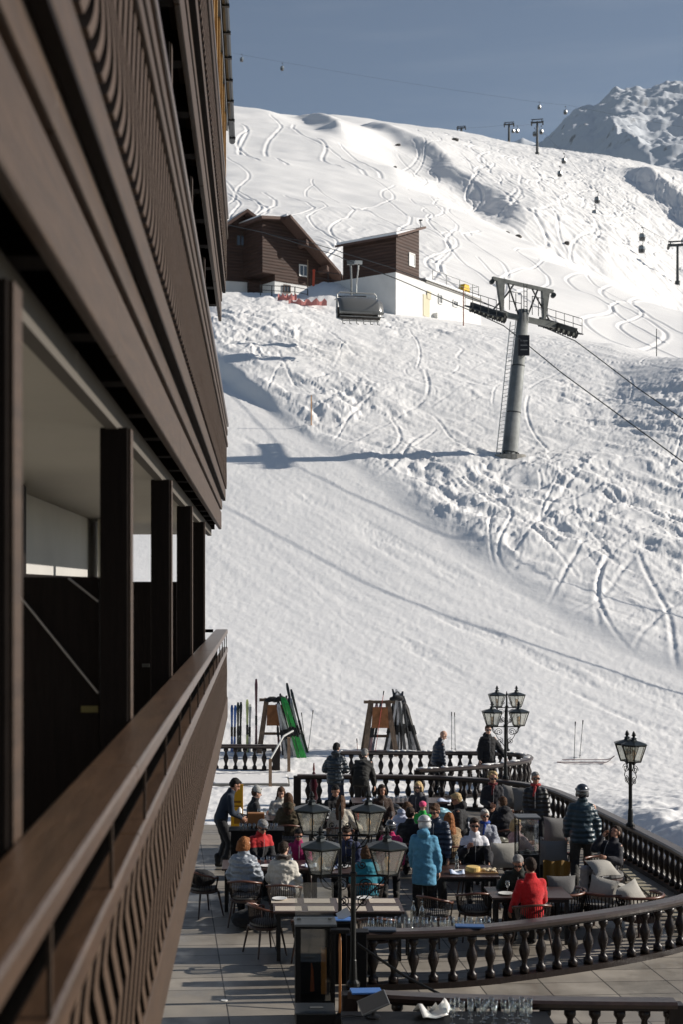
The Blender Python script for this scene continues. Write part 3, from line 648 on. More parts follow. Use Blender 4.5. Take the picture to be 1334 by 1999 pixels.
# ---------------------------------------------------------------- chairlift tower
base = gnd(995, 78); T0 = base - Vector((0, 0, .3))
HT = Vector((GX(1022, 78.5), 78.5, (VY-622)*78.5/FPX))
lift = thing('lift_tower', 'large grey chairlift tower leaning in the mogul field with crossarm, wheels and ladder', 'lift tower', T0)
a = MB(); dv = HT-T0; ax = dv.normalized()
def tl(p): return Vector(p)-T0
a.tube([dv*.0, dv*.001, dv*.33, dv*.331, dv*.66, dv*.661, dv*1.06], [.50, .46, .42, .40, .37, .355, .32], 20); a.build('column', mat('grey painted steel', (.25, .26, .255), .5, .3, vary=.3, vscale=1.2), lift, smooth=True)
a = MB()
for q in (.05, .33, .66): a.tube([dv*q, dv*(q+.008)], .47-.14*q, 20)
a.tube([dv*.0, dv*.035], .56, 14); a.build('flange', METAL_D, lift)
for k in range(8):
    a = MB(); an = k*math.pi/4; a.tube([dv*.03+Vector((.5*math.cos(an), .5*math.sin(an), 0)), dv*.04+Vector((.5*math.cos(an), .5*math.sin(an), .1))], .04, 6); a.build('bolt', METAL_D, lift)
a = MB(); a.tube([(0, 0, -.6), (0, 0, .28)], .95, 20); a.build('concrete_foot', mat('grey concrete foot', (.25, .24, .22), .9, bump=.3, vary=.3), lift, bevel=.03)
lx = Vector((-.62, -.15, 0)); a = MB()
for s_ in (-.2, .2): a.tube([dv*.03+lx+Vector((s_*.6, -s_, 0)), dv*.98+lx*.9+Vector((s_*.6, -s_, 0))], .028, 6)
k = 0.05
while k < .97: a.tube([dv*k+lx*(1-.1*k)+Vector((-.12, .2, 0)), dv*k+lx*(1-.1*k)+Vector((.12, -.2, 0))], .018, 5); k += .028
for q in (.2, .45, .7, .9): a.tube([dv*q, dv*q+lx], .02, 5)
a.build('ladder', mat('bright galvanised steel', (.5, .5, .48), .45, .6), lift)
a = MB(); c = dv*.80+Vector((.12, -.46, 0)); a.box(c, (.62, .12, 1.15)); nb_ = a.build('number_board', mat('black board', (.02, .02, .025), .5), lift)
a = MB()
for z_ in (-.25, 0, .25): a.box(c+Vector((0, -.07, z_)), (.38, .02, .05))
a.build('marking', mat('grey marking', (.25, .25, .25), .6), nb_)
# cable direction in plan and the crossarm
cab_d = Vector((-7.2, 22, 8)).normalized()                        # uphill
arm_d = Vector((.95, .31, -.13)).normalized()                        # across, right end further away
arm_c = dv*1.0
def at(s_, u_, z_=0.0): return arm_c + arm_d*s_ + Vector((cab_d.x, cab_d.y, 0)).normalized()*u_ + Vector((0, 0, z_))
GR = mat('dark grey painted steel', (.15, .155, .145), .5, .3, vary=.35, vscale=2)
a = MB(); a.beam(at(-2.1, 0, .0), at(2.1, 0, .0), .26, .28); a.build('crossarm', GR, lift)
a = MB(); a.beam(at(-1.95, 0, 1.9), at(1.95, 0, 1.9), .17, .20); 
a.build('upper_beam', GR, lift)
for s_ in (-1, 1):
    a = MB(); zt_ = 1.8
    a.prism([(-.07, 0), (.07, 0), (.34, 1), (-.14, 1)], lambda x, z: at(s_*1.35+x*(-s_)*-1, -.12, .2+z*(zt_-.2)), lambda x, z: at(s_*1.35+x*(-s_)*-1, .12, .2+z*(zt_-.2))); a.build('support', GR, lift)
    a = MB(); a.tube([at(s_*1.9, .1, .1), at(s_*1.0, 0, 1.2), at(s_*.6, 0, 1.8)], .05, 6); a.tube([at(s_*.3, 0, .2), at(s_*.95, 0, 1.8)], .05, 6); a.build('brace', METAL_D, lift)
    a = MB(); e_ = at(s_*1.97, 0, 1.7); a.tube([e_+Vector((0, -.14, 0)), e_+Vector((0, .14, 0))], .14, 10); a.build('end_roller', METAL_D, lift)
    # sheave assembly along the cable
    cc = at(s_*2.25, 0, -.05)
    a = MB(); n_ = 8
    a.beam(cc-cab_d*2.1+Vector((0, 0, .12)), cc+cab_d*2.1+Vector((0, 0, .12)), .16, .26); a.build('wheel_beam', METAL_D, lift)
    for k in range(n_):
        p_ = cc+cab_d*(-2.0+4.0*k/(n_-1)) - Vector((0, 0, .10)); ro = arm_d*.07
        a = MB(); a.tube([p_-ro, p_-ro*.4, p_+ro*.4, p_+ro], [.23, .2, .2, .23], 16); wh = a.build('wheel', mat('black rubber', (.03, .03, .03), .7), lift)
        a = MB(); a.tube([p_-ro*1.2, p_+ro*1.2], .11, 12); a.build('hub', mat('cream hub', (.45, .42, .33), .5), wh)
    # maintenance walkway
    a = MB()
    for k in range(5):
        q = cc+arm_d*s_*.45+cab_d*(-2+1.0*k); a.tube([q, q+Vector((0, 0, .85))], .018, 5); a.tube([q, q-arm_d*s_*.5], .025, 5)
    for z_ in (.45, .85): a.tube([cc+arm_d*s_*.45+cab_d*-2+Vector((0, 0, z_)), cc+arm_d*s_*.45+cab_d*2+Vector((0, 0, z_))], .02, 5)
    a.build('walkway_rail', METAL_D, lift)
    a = MB(); a.beam(cc+arm_d*s_*.3-cab_d*2.1-Vector((0, 0, .02)), cc+arm_d*s_*.3+cab_d*2.1-Vector((0, 0, .02)), .36, .05); a.build('walkway', METAL_D, lift)
a = MB()
for s_ in (-1.1, -.7, -.35, .35, .75, 1.1):
    a.tube([at(s_, -.45, .2), at(s_, -.45, 1.25)], .025, 5)
for z_ in (.7, 1.25): a.tube([at(-1.1, -.45, z_), at(-.35, -.45, z_)], .02, 5); a.tube([at(.35, -.45, z_), at(1.1, -.45, z_)], .02, 5)
a.tube([at(.1, -.3, -.3), at(.1, -.3, 1.9)], .025, 5); a.tube([at(-.1, -.3, -.3), at(-.1, -.3, 1.9)], .025, 5)
for k in range(8): a.tube([at(-.1, -.3, -.2+.28*k), at(.1, -.3, -.2+.28*k)], .015, 5)
a.build('platform_railing', METAL_D, lift)
cable_pts = {}
for s_, nm in ((-1, 'left'), (1, 'right')):
    cc = T0 + at(s_*2.25, 0, -.05) - Vector((0, 0, .36))
    up = [cc+cab_d*t - Vector((0, 0, -.0008*t*t*0)) for t in (0, 1.9, 12, 24, 40, 60)]
    up = [cc] + [Vector((cc.x-.311*t, cc.y+.95*t, cc.z+.40*t-.0009*t*t)) for t in (2, 12, 24, 40, 60)]
    dn = [Vector((cc.x+.311*t, cc.y-.95*t, cc.z-.36*t-.0055*t*t*0-.17*t*sstep(0, 6, t))) for t in (1.9, 4, 8, 14, 20, 30, 40)]
    a = MB(); a.tube([Vector(p) for p in dn[::-1]] + up, .030, 6)
    tag(a.build('lift_cable', METAL_D), 'steel haul cable over the %s wheels of the big chairlift tower' % nm, 'cable'); cable_pts[s_] = (cc, up)

# six seat chair with bubble
def chair_lift(cx):
    cc = cable_pts[-1][0]; t = 19.0; hp = Vector((cc.x-.311*t, cc.y+.95*t, cc.z+.40*t-.0009*t*t+.1))
    r = thing('chairlift_chair', 'six seat chairlift chair with lowered grey bubble hanging before the lift station', 'chairlift chair', hp, R(12))
    a = MB(); a.tube([(0, 0, 0), (0, .05, -.5), (0, .5, -1.4), (0, .55, -2.0)], [.06, .05, .05, .06], 8); a.box((0, 0, 0), (.5, .2, .22)); a.tube([(-.22, 0, .06), (-.22, .0, -.12)], .09, 8); a.build('hanger', MATS['bright galvanised steel'], r)
    a = MB(); a.tube([(-1.45, .5, -3.3), (-1.45, .55, -2.15), (-1.3, .55, -2.0), (1.3, .55, -2.0), (1.45, .55, -2.15), (1.45, .5, -3.3)], .055, 8)
    a.tube([(-1.55, .3, -3.0), (-1.6, .1, -3.9), (-1.3, -.5, -4.15), (1.3, -.5, -4.15), (1.6, .1, -3.9), (1.55, .3, -3.0)], .05, 8); a.build('frame', MATS['bright galvanised steel'], r)
    a = MB(); vs = []; n1, n2 = 9, 9
    for j in range(n2):
        th = R(-15+ 105*j/(n2-1))
        for i in range(n1):
            x = -1.62+3.24*i/(n1-1); sh = 1-.12*abs(x/1.62)**3
            vs.append((x, .45-1.25*math.sin(th)*sh, -3.72+ 1.42*math.cos(th)*sh))
    a.add(vs, [(j*n1+i, j*n1+i+1, (j+1)*n1+i+1, (j+1)*n1+i) for j in range(n2-1) for i in range(n1-1)])
    o = a.build('bubble', mat('smoked bubble plastic', (.13, .13, .125), .25, spec=.7, coat=.4), r, smooth=True); m_ = o.modifiers.new('s', 'SOLIDIFY'); m_.thickness = .03
    a = MB(); a.bb(-1.5, 1.5, -.35, .2, -3.95, -3.82); a.bb(-1.5, 1.5, .22, .36, -3.9, -3.1); a.build('seat', mat('dark seat pad', (.05, .045, .04), .8), r, bevel=.03)
    for k in range(6):
        a = MB(); x = -1.25+.5*k; a.tube([(x, -.3, -3.95), (x, -.45, -4.35), (x+.12, -.6, -4.4)], .025, 6); a.build('footrest', METAL_D, r)
    a = MB(); a.tube([(-1.6, -.75, -3.62), (1.6, -.75, -3.62)], .05, 8); a.tube([(-1.62, -.8, -3.9), (1.62, -.8, -3.9)], .035, 8); a.build('safety_bar', METAL, r)
    return r
chair_lift(0)
# second hanger of the station seen beside the chair
r = thing('chairlift_chair', 'empty chairlift hanger and grip seen just left behind the bubble chair', 'chairlift chair', P(686, 514, 100), 0)
a = MB(); a.tube([(0, 0, 0), (.05, 0, -1.4), (.05, 0, -2.3)], .07, 8); a.box((0, 0, .05), (.5, .2, .3)); a.build('hanger', METAL, r)
a = MB(); a.tube([(-1.1, 0, -3.6), (-1.1, 0, -2.4), (1.1, 0, -2.4), (1.1, 0, -3.6)], .06, 8); a.bb(-1.1, 1.1, -.3, .3, -3.7, -3.6); a.build('seat', METAL_D, r)

# ---------------------------------------------------------------- gondola line far up
def gtower(label, px, D, pyt, arm=2.8, hb=None):
    b_ = gnd(px, D); z1 = (VY-pyt)*D/FPX - b_.z
    r = thing('lift_tower', label, 'lift tower', b_, R(-12), 'gondola lift towers on the far slope')
    sc = D/600
    a = MB(); a.tube([(0, 0, -2), (0, 0, z1*.93)], [.62*max(sc, .8), .42*max(sc, .8)], 12); a.build('column', METAL_D, r)
    a = MB(); a.beam((-arm, 0, z1*.90), (arm, 0, z1*.90), .7, .7); a.build('crossarm', METAL_D, r)
    a = MB(); a.beam((-arm*1.05, 0, z1*.985), (arm*1.05, 0, z1*.985), .35, .4)
    for s_ in (-.8, .8): a.beam((s_*arm, 0, z1*.9), (s_*arm, 0, z1*.985), .3, .3, (1, 0, 0))
    a.build('upper_beam', METAL_D, r)
    for s_ in (-1, 1):
        a = MB(); a.beam((s_*arm, -2.2, z1*.885), (s_*arm, 2.2, z1*.885), .7, .55)
        for k in range(5): a.tube([(s_*arm-.3, -2+k, z1*.865), (s_*arm+.3, -2+k, z1*.865)], .38, 10)
        a.build('wheel_bank', METAL_D, r)
    a = MB(); a.tube([(0, 0, -.5), (0, 0, .9)], .95*max(sc, .8), 12); a.build('foot', METAL_D, r)
    return r
gtower('tallest far gondola tower standing on the ridge in front of the distant mountain', 1050, 700, 232)
gtower('far gondola tower half hidden behind the ridge left of the tallest one', 995, 835, 238)
gtower('gondola tower at the right edge of the picture on the lower far slope', 1324, 420, 470, 2.6)
gtower('tiny gondola tower top peeping over the crest, leftmost of the row', 902, 900, 246, 2.6)
CABM = mat('dark gondola shell', (.06, .062, .065), .35, .2); CABG = mat('gondola window', (.16, .19, .21), .1, spec=.8)
def gondola(label, loc):
    r = thing('gondola', label, 'gondola', loc, R(20), 'gondola cabins on the lift line')
    a = MB(); a.loft([((0, 0, -4.3), .72, .6, (0, 0, 1)), ((0, 0, -4.2), .95, .85, (0, 0, 1)), ((0, 0, -3.2), 1.12, 1.0, (0, 0, 1)), ((0, 0, -2.1), .95, .85, (0, 0, 1)), ((0, 0, -1.95), .7, .6, (0, 0, 1))], 8); a.build('cabin', CABM, r)
    a = MB(); a.loft([((0, 0, -3.25), 1.16, 1.04, (0, 0, 1)), ((0, 0, -2.3), 1.02, .92, (0, 0, 1))], 8); a.build('window', CABG, r)
    a = MB(); a.tube([(0, 0, 0), (.45, 0, -.5), (.45, 0, -1.2), (0, 0, -1.95)], .09, 6); a.box((0, 0, 0), (.3, .8, .25)); a.build('hanger', METAL_D, r)
    return r
gl = [(471, 106, 760, 'leftmost gondola, high in the sky next to the roof gutter'), (550, 123, 740, 'second gondola from the left, alone in the sky'),
      (1054, 199, 760, 'gondola in the sky just above the tallest far tower'), (1105, 208, 720, 'gondola in the sky right of the tallest far tower'),
      (1003, 246, 820, 'gondola hanging left of the tallest far tower beside the half hidden tower'), (1011, 246, 800, 'gondola nearest the right side of the half hidden tower'),
      (1045, 250, 690, 'gondola hanging at the left wheels of the tallest far tower'), (1058, 246, 690, 'gondola hanging at the right wheels of the tallest far tower'),
      (1102, 300, 600, 'upper gondola of the pair just below the ridge'), (1094, 325, 585, 'lower gondola of the pair just below the ridge'),
      (1167, 374, 500, 'upper gondola of the middle pair on the far slope'), (1162, 400, 495, 'lower gondola of the middle pair on the far slope'),
      (1255, 444, 440, 'upper gondola of the rightmost pair'), (1254, 467, 430, 'lower gondola of the rightmost pair')]
g0 = None
for px, py, D, lab in gl:
    sc = .95 if D > 650 else 1.0
    if g0 is None: g0 = gondola(lab, P(px, py, D)); g0.scale = (sc,)*3
    else: dup(g0, P(px, py, D), R(20), lab, scale=sc)
def cable(label, pts, r):
    a = MB(); q = []
    for i in range(len(pts)-1):
        A, B = P(*pts[i]), P(*pts[i+1])
        for k in range(10):
            t = k/10; v = A.lerp(B, t); v.z -= 4*.006*(B-A).length*t*(1-t); q.append(v)
    q.append(P(*pts[-1])); a.tube(q, r, 5); tag(a.build('lift_cable', METAL_D), label, 'cable')
cable('upper gondola cable passing over the far towers', [(380, 90, 790), (1000, 192, 770), (1110, 205, 715), (1420, 262, 640)], .04)
cable('lower gondola cable running down past the paired cabins', [(902, 250, 900), (996, 243, 835), (1047, 240, 700), (1103, 299, 600), (1168, 373, 500), (1256, 443, 440), (1318, 476, 420)], .04)
a = MB(); p = gnd(1180, 470); q = P(1180, 443, 470); a.box((0, 0, q.z-p.z), (2.4, .1, 1.3))
r = thing('sign', 'small grey rectangular piste sign on the far slope between gondolas', 'sign', p); a.build('board', mat('grey sign', (.25, .25, .24), .6), r)
a = MB(); a.tube([(-.9, 0, -.3), (-.9, 0, q.z-p.z)], .06, 5); a.tube([(.9, 0, -.3), (.9, 0, q.z-p.z)], .06, 5); a.build('post', METAL_D, r)
ROCK = mat('grey brown rock', (.07, .062, .056), .9, bump=.6, bscale=2, vary=.4, vscale=1)
for i, (px, D, s_, lab) in enumerate([(778, 560, 1.4, 'dark rock on the shaded bank below the crest, highest one'), (772, 500, 1.0, 'dark rock low on the shaded bank, left of the gully'), (1108, 395, 1.3, 'dark rock in the middle of the far mogul slope'), (1014, 345, 1.2, 'dark rock at the foot of the shaded gully'), (992, 365, .9, 'small dark rock in the shaded gully'), (890, 610, 1.8, 'flat dark rock patch on the upper ridge')]):
    a = MB(); s_ *= .55; a.ell((0, 0, 0), (1.5*s_, 1.2*s_, .8*s_), nu=10, nv=7); a.v = [(x*(1+.3*math.sin(x*3+i)), y, z*(1+.3*math.sin(y*4+x*2+i))) for x, y, z in a.v]
    o = a.build('rock', ROCK); o.location = gnd(px, D, .3*s_); tag(o, lab, 'rock')

# ---------------------------------------------------------------- balustrades
def bal_mesh(h=.62, k=1.0):
    pr = [(.070, 0), (.070, .13), (.045, .16), (.034, .24), (.045, .32), (.072, .44), (.080, .52), (.070, .60), (.040, .72), (.034, .80), (.058, .86), (.070, .89), (.070, 1)]
    return MB().lathe([(r_*k, z*h) for r_, z in pr], n=12).mesh('baluster', WOOD_BAL, True)
BAL = bal_mesh()
def resample(pts, step):
    pts = [Vector(p) for p in pts]; out = [pts[0]]; acc = 0
    for i in range(len(pts)-1):
        a_, b_ = pts[i], pts[i+1]; L_ = (b_-a_).length; t = step-acc
        while t <= L_: out.append(a_+(b_-a_)*t/L_); t += step
        acc = (acc+L_) % step
    return out
def smooth_path(pts, it=3):
    pts = [Vector((p[0], p[1], p[2] if len(p) > 2 else 0)) for p in pts]
    for _ in range(it):
        o = [pts[0]]
        for i in range(len(pts)-1): o += [pts[i]*.75+pts[i+1]*.25, pts[i]*.25+pts[i+1]*.75]
        o.append(pts[-1]); pts = o
    return pts
def ribbon(path, prof, name, m, parent):                      # extrude closed profile (offset, z) along a plan path
    n = len(prof); vs = []; P_ = path
    for i, p in enumerate(P_):
        t = ((P_[min(i+1, len(P_)-1)]-P_[max(i-1, 0)])); t.z = 0; t.normalize(); nr_ = Vector((t.y, -t.x, 0))
        vs += [p+nr_*o+Vector((0, 0, z)) for o, z in prof]
    a = MB(); m_ = len(P_)
    a.add(vs, [(i*n+k, i*n+(k+1) % n, (i+1)*n+(k+1) % n, (i+1)*n+k) for i in range(m_-1) for k in range(n)] + [tuple(range(n-1, -1, -1)), tuple((m_-1)*n+k for k in range(n))])
    return a.build(name, m, parent, smooth=False)
def balustrade(label, pts, spacing=.285, z0=FL, h=.82, posts=(), it=3, rw=.115, maxn=98, railm=WOOD_RAILTOP, snow=False):
    path = smooth_path(pts, it); o0 = path[0].copy(); o0.z = z0
    r = thing('balustrade', label, 'balustrade', o0); loc = [p-Vector((o0.x, o0.y, 0)) for p in path]
    ribbon(loc, [(-rw, h-.075), (rw, h-.075), (rw+.012, h-.03), (rw-.02, h), (-rw+.02, h), (-rw-.012, h-.03)], 'handrail', railm, r)
    ribbon(loc, [(-.075, h-.115), (.075, h-.115), (.075, h-.076), (-.075, h-.076)], 'top_beam', WOOD_BAL, r)
    ribbon(loc, [(-.08, .0), (.08, .0), (.08, .085), (-.08, .085)], 'bottom_beam', WOOD_BAL, r)
    for p in resample(loc, spacing)[1:maxn]:
        part('baluster', BAL, r, (p.x, p.y, p.z+.086))
    if snow:
        a = MB(); rs = random.Random(4)
        for p in resample(loc, .16):
            if rs.random() < .6: a.ell((p.x+rs.uniform(-.04, .04), p.y+rs.uniform(-.04, .04), p.z+h+.004), (rs.uniform(.06, .14), rs.uniform(.05, .09), rs.uniform(.012, .03)), nu=8, nv=5)
        a.build('rail_snow', SNOW, r, smooth=True)['kind'] = 'stuff'
    for (i_) in posts:
        p = loc[0] if i_ == 0 else loc[-1]
        a = MB(); a.box((p.x, p.y, p.z+h/2-.01), (.19, .19, h-.06)); a.build('end_post', WOOD_BAL, r, bevel=.01)
    return r
BAL.materials[0]
s = .82-.086-.115
BAL2 = MB().lathe([(r_, z*s) for r_, z in [(.070, 0), (.070, .13), (.045, .16), (.034, .24), (.045, .32), (.072, .44), (.080, .52), (.070, .60), (.040, .72), (.034, .80), (.058, .86), (.070, .89), (.070, 1)]], n=12).mesh('baluster', WOOD_BAL, True)
BAL = BAL2
loop = [(1.36, 19.2), (2.9, 19.35), (4.1, 19.85), (5.4, 20.5), (6.7, 21.35), (7.6, 22.6), (7.78, 24.6), (7.62, 27), (7.42, 29.5), (7.22, 31.6), (6.95, 33.2), (6.2, 34.2), (4.8, 34.9), (3.9, 35.1), (1.05, 35.2)]
balustrade('long curved dark wooden balustrade that loops round the whole dining terrace', loop, posts=(0, 1))
balustrade('nearest dark balustrade at the bottom edge, below the curved one, with menus on it', [(1.12, 16.4), (1.9, 16.2), (3.3, 16.05), (4.86, 16.0)], posts=(0, 1), it=2)
balustrade('small D shaped snow dusted balustrade behind the terrace where two men stand', [(2.5, 40.0), (7.0, 39.9), (7.75, 39.3), (7.6, 38.2), (6.6, 37.2), (5.4, 36.5), (4.25, 36.1)], posts=(0, 1), z0=FL+.03, snow=True)
balustrade('short dark balustrade at the left beside the ski racks and steps', [(-2.6, 41.3), (.62, 41.1)], posts=(1,), z0=FL+.08, it=1)
# the step and handrail beside it
a = MB(); a.bb(-3.2, .95, 38.7, 41.9, FL-.25, FL+.075); struct(a.build('step', mat('grey stone step', (.22, .21, .19), .8, vary=.2)))
r = thing('handrail', 'pale metal handrail with wooden post beside the left steps', 'handrail', (.35, 38.6, FL))
a = MB(); a.tube([(.05, 0, .78), (.45, 1.6, 1.25), (.75, 2.6, 1.3)], .03, 8); a.build('rail', MATS['bright galvanised steel'], r)
a = MB(); a.box((.05, 0, .4), (.09, .09, .78)); a.build('post', mat('weathered pale wood', (.30, .20, .13), .8, vary=.3, bump=.2), r)
a = MB(); a.box((.62, 2.2, .45), (.09, .09, 1.4)); a.build('post', MATS['weathered pale wood'], r)

# ---------------------------------------------------------------- street lamps with two lanterns
IRON = mat('black wrought iron', (.012, .013, .013), .38, .5, spec=.5)
def lantern_glass():
    m = bpy.data.materials.new('milky lantern glass'); m.use_nodes = True; n = m.node_tree; l = n.links.new; out = n.nodes['Material Output']; n.nodes.remove(n.nodes['Principled BSDF'])
    tr = n.nodes.new('ShaderNodeBsdfTransparent'); tr.inputs[0].default_value = (.86, .87, .84, 1)
    df = n.nodes.new('ShaderNodeBsdfTranslucent'); df.inputs[0].default_value = (.80, .78, .70, 1)
    d2 = n.nodes.new('ShaderNodeBsdfDiffuse'); d2.inputs[0].default_value = (.62, .61, .55, 1)
    gl_ = n.nodes.new('ShaderNodeBsdfGlossy'); gl_.inputs['Roughness'].default_value = .12
    m1 = n.nodes.new('ShaderNodeMixShader'); m1.inputs[0].default_value = .26; m2_ = n.nodes.new('ShaderNodeMixShader'); m2_.inputs[0].default_value = .08; m3 = n.nodes.new('ShaderNodeMixShader'); m3.inputs[0].default_value = .5
    l(df.outputs[0], m3.inputs[1]); l(d2.outputs[0], m3.inputs[2]); l(tr.outputs[0], m1.inputs[1]); l(m3.outputs[0], m1.inputs[2]); l(m1.outputs[0], m2_.inputs[1]); l(gl_.outputs[0], m2_.inputs[2]); l(m2_.outputs[0], out.inputs[0]); return m
LGLASS = lantern_glass()
def clear_glass(name='clear glass', tint=(.93, .95, .95), gloss=.12):
    m = bpy.data.materials.new(name); m.use_nodes = True; n = m.node_tree; l = n.links.new; out = n.nodes['Material Output']; n.nodes.remove(n.nodes['Principled BSDF'])
    tr = n.nodes.new('ShaderNodeBsdfTransparent'); tr.inputs[0].default_value = (*tint, 1); gl_ = n.nodes.new('ShaderNodeBsdfGlossy'); gl_.inputs['Roughness'].default_value = .05
    lw = n.nodes.new('ShaderNodeLayerWeight'); lw.inputs[0].default_value = .35; ma = n.nodes.new('ShaderNodeMath'); ma.operation = 'MULTIPLY_ADD'; ma.inputs[1].default_value = .5; ma.inputs[2].default_value = gloss; l(lw.outputs['Facing'], ma.inputs[0])
    mi = n.nodes.new('ShaderNodeMixShader'); l(ma.outputs[0], mi.inputs[0]); l(tr.outputs[0], mi.inputs[1]); l(gl_.outputs[0], mi.inputs[2]); l(mi.outputs[0], out.inputs[0]); return m
CGLASS = clear_glass()
BULB = mat('amber bulb glass', (.75, .42, .18), .15, spec=.8)
def lamp(label, loc, rz, z_top, span, size=.62, plinth=0, scroll=1.0):
    """z_top: finial height above loc; span: half distance between the lanterns"""
    r = thing('street_lamp', label, 'street lamp', loc, rz, 'two lantern street lamps round the terrace')
    zb_ = z_top-size*.96                                   # lantern bottom
    a = MB(); a.lathe([(.09, 0), (.09, .05), (.055, .09), (.045, .35), (.038, .36), (.034, zb_-.03), (.05, zb_-.02), (.05, zb_+.01), (.028, zb_+.03), (.022, zb_+.33), (.03, zb_+.35), (.004, zb_+.45)], n=12); a.build('pole', IRON, r, smooth=False)
    a = MB(); a.tube([(-span, 0, zb_-.03), (span, 0, zb_-.03)], .014, 8); a.build('crossbar', IRON, r)
    for s_ in (-1, 1):
        a = MB(); pts = []
        for k in range(24):
            t = k/23; pts.append((s_*(span-.01-.0*t), 0, zb_-.03))
        pts = [(s_*span, 0, zb_-.04)] + [(s_*(span-.09*(1-math.cos(t*math.pi*.5)))-0, 0, zb_-.04-.16*math.sin(t*math.pi*.5)) for t in (.2, .4, .6, .8, 1)]
        pts += [(s_*(span-.09-.06*k), 0, zb_-.20-.02*math.sin(k)) for k in (1,)]
        a.tube(pts, .011, 6)
        for cx, cz, rr, turns, ph in ((.16, -.16, .095, 1.6, 0), (.13, -.38, .075, 1.5, 1.5), (.12, .12, .06, 1.3, 3)):
            q = []
            for k in range(26):
                t = k/25; an = ph+turns*2*math.pi*t; q.append((s_*(cx+rr*(1-.75*t)*math.cos(an)), 0, zb_+cz+rr*(1-.75*t)*math.sin(an)))
            a.tube(q, .008, 5)
            a.ell(q[-1], (.018, .012, .018), nu=6, nv=4)
        a.tube([(0, 0, zb_-.55), (s_*.07, 0, zb_-.45), (s_*.2, 0, zb_-.30), (s_*span*.95, 0, zb_-.06)], .009, 5)
        a.build('scroll', IRON, r)
        # lantern
        x = s_*span; w0, w1, h_ = size*.26, size*.46, size*.58
        fr = MB(); n_ = 6
        def hexp(rad, z, k): return (x+rad*math.cos(math.pi/3*k+math.pi/6), rad*math.sin(math.pi/3*k+math.pi/6), zb_+z)
        for k in range(n_): fr.tube([hexp(w0, 0, k), hexp(w1, h_, k)], .011, 5)
        for rad, z in ((w0, .0), (w1, h_)):
            for k in range(n_): fr.tube([hexp(rad, z, k), hexp(rad, z, (k+1) % 6)], .012, 5)
        fr.lathe([(.02, -.07), (.045, -.03), (w0*.95, -.005), (w0*.95, .004)], (x, 0, zb_), 6)
        lt = fr.build('lantern', IRON, r)
        a = MB()
        for k in range(n_): 
            a.add([hexp(w0-.004, .012, k), hexp(w0-.004, .012, (k+1) % 6), hexp(w1-.006, h_-.012, (k+1) % 6), hexp(w1-.006, h_-.012, k)], [(0, 1, 2, 3)])
        a.build('glass', LGLASS, lt)
        a = MB(); m6 = Matrix.Rotation(math.pi/6, 3, 'Z'); a.lathe([(w1*1.10, h_+.012), (w1*1.10, h_+.028), (w1*.62, h_+.075*size/.62), (w1*.28, h_+.10*size/.62), (w1*.20, h_+.14*size/.62), (w1*.27, h_+.15*size/.62), (.02, h_+.18*size/.62)], (x, 0, zb_), 6, m6)
        a.build('lantern_roof', mat('slate grey lantern roof', (.035, .042, .044), .35, .4), lt)
        a = MB(); zf = zb_+h_+.17*size/.62; a.ell((x, 0, zf+.02), (.03, .03, .025), nu=8, nv=6); a.lathe([(.005, 0), (.035, .03), (.03, .06), (.004, .10)], (x, 0, zf+.03), 8)
        for k in range(4): a.tube([(x, 0, zf+.02), (x+.05*math.cos(k*1.57), .05*math.sin(k*1.57), zf+.05)], .01, 5)
        a.build('finial', IRON, lt)
        a = MB(); a.lathe([(.012, .0), (.02, .02), (.02, .06)], (x, 0, zb_+.02), 8); a.lathe([(.015, 0), (.034, .05), (.04, .085), (.03, .125), (.008, .145)], (x, 0, zb_+.085), 10); a.build('bulb', BULB, lt, smooth=True)
    return r
def lamp_at(label, pxc, D, pyt, span_px, rz=0, zbase_=FL, **k):
    zt_ = (VY-pyt)*D/FPX; lamp(label, (GX(pxc, D), D, zbase_), rz, zt_-zbase_, span_px*D/FPX, **k)
lamp_at('nearest street lamp with two lanterns, lower front pair before the dining tables', 691, 18.7, 1622, 66, size=.60, zbase_=-5.40)
lamp_at('street lamp just behind the nearest one, upper pair of lanterns at the terrace entrance', 664, 20.35, 1553, 56, size=.58)
lamp_at('far street lamp on the back balustrade with the lower wider pair of lanterns', 988, 34.35, 1374, 26, zbase_=-4.78, size=.56)
lamp_at('farthest street lamp on the D shaped balustrade with the upper narrower lantern pair', 990.5, 39.9, 1343, 19, zbase_=-4.75, size=.56)
lamp_at('street lamp on the right hand balustrade, its two lanterns nearly overlapping, against snow', 1232, 27.55, 1433, 11, rz=0, zbase_=-4.78, size=.56)
bpy.data.objects['street_lamp.004'].rotation_euler[2] = R(-70)
for c_ in []: pass

# haze: thin mountain air between the terrace and the far peak
hz = bpy.data.materials.new('thin haze'); hz.use_nodes = True; n = hz.node_tree; n.nodes.remove(n.nodes['Principled BSDF'])
pv = n.nodes.new('ShaderNodeVolumePrincipled'); pv.inputs['Color'].default_value = (.70, .84, 1.0, 1); pv.inputs['Density'].default_value = .000035; pv.inputs['Anisotropy'].default_value = .2
n.links.new(pv.outputs[0], n.nodes['Material Output'].inputs['Volume'])
lo = float(min(ZD.min(), MZ.min(), MZ2.min()))-5
h_ob = MB().bb(-1500, 2700, -30, 6700, lo, 2200).build('haze', hz); h_ob['kind'] = 'stuff'
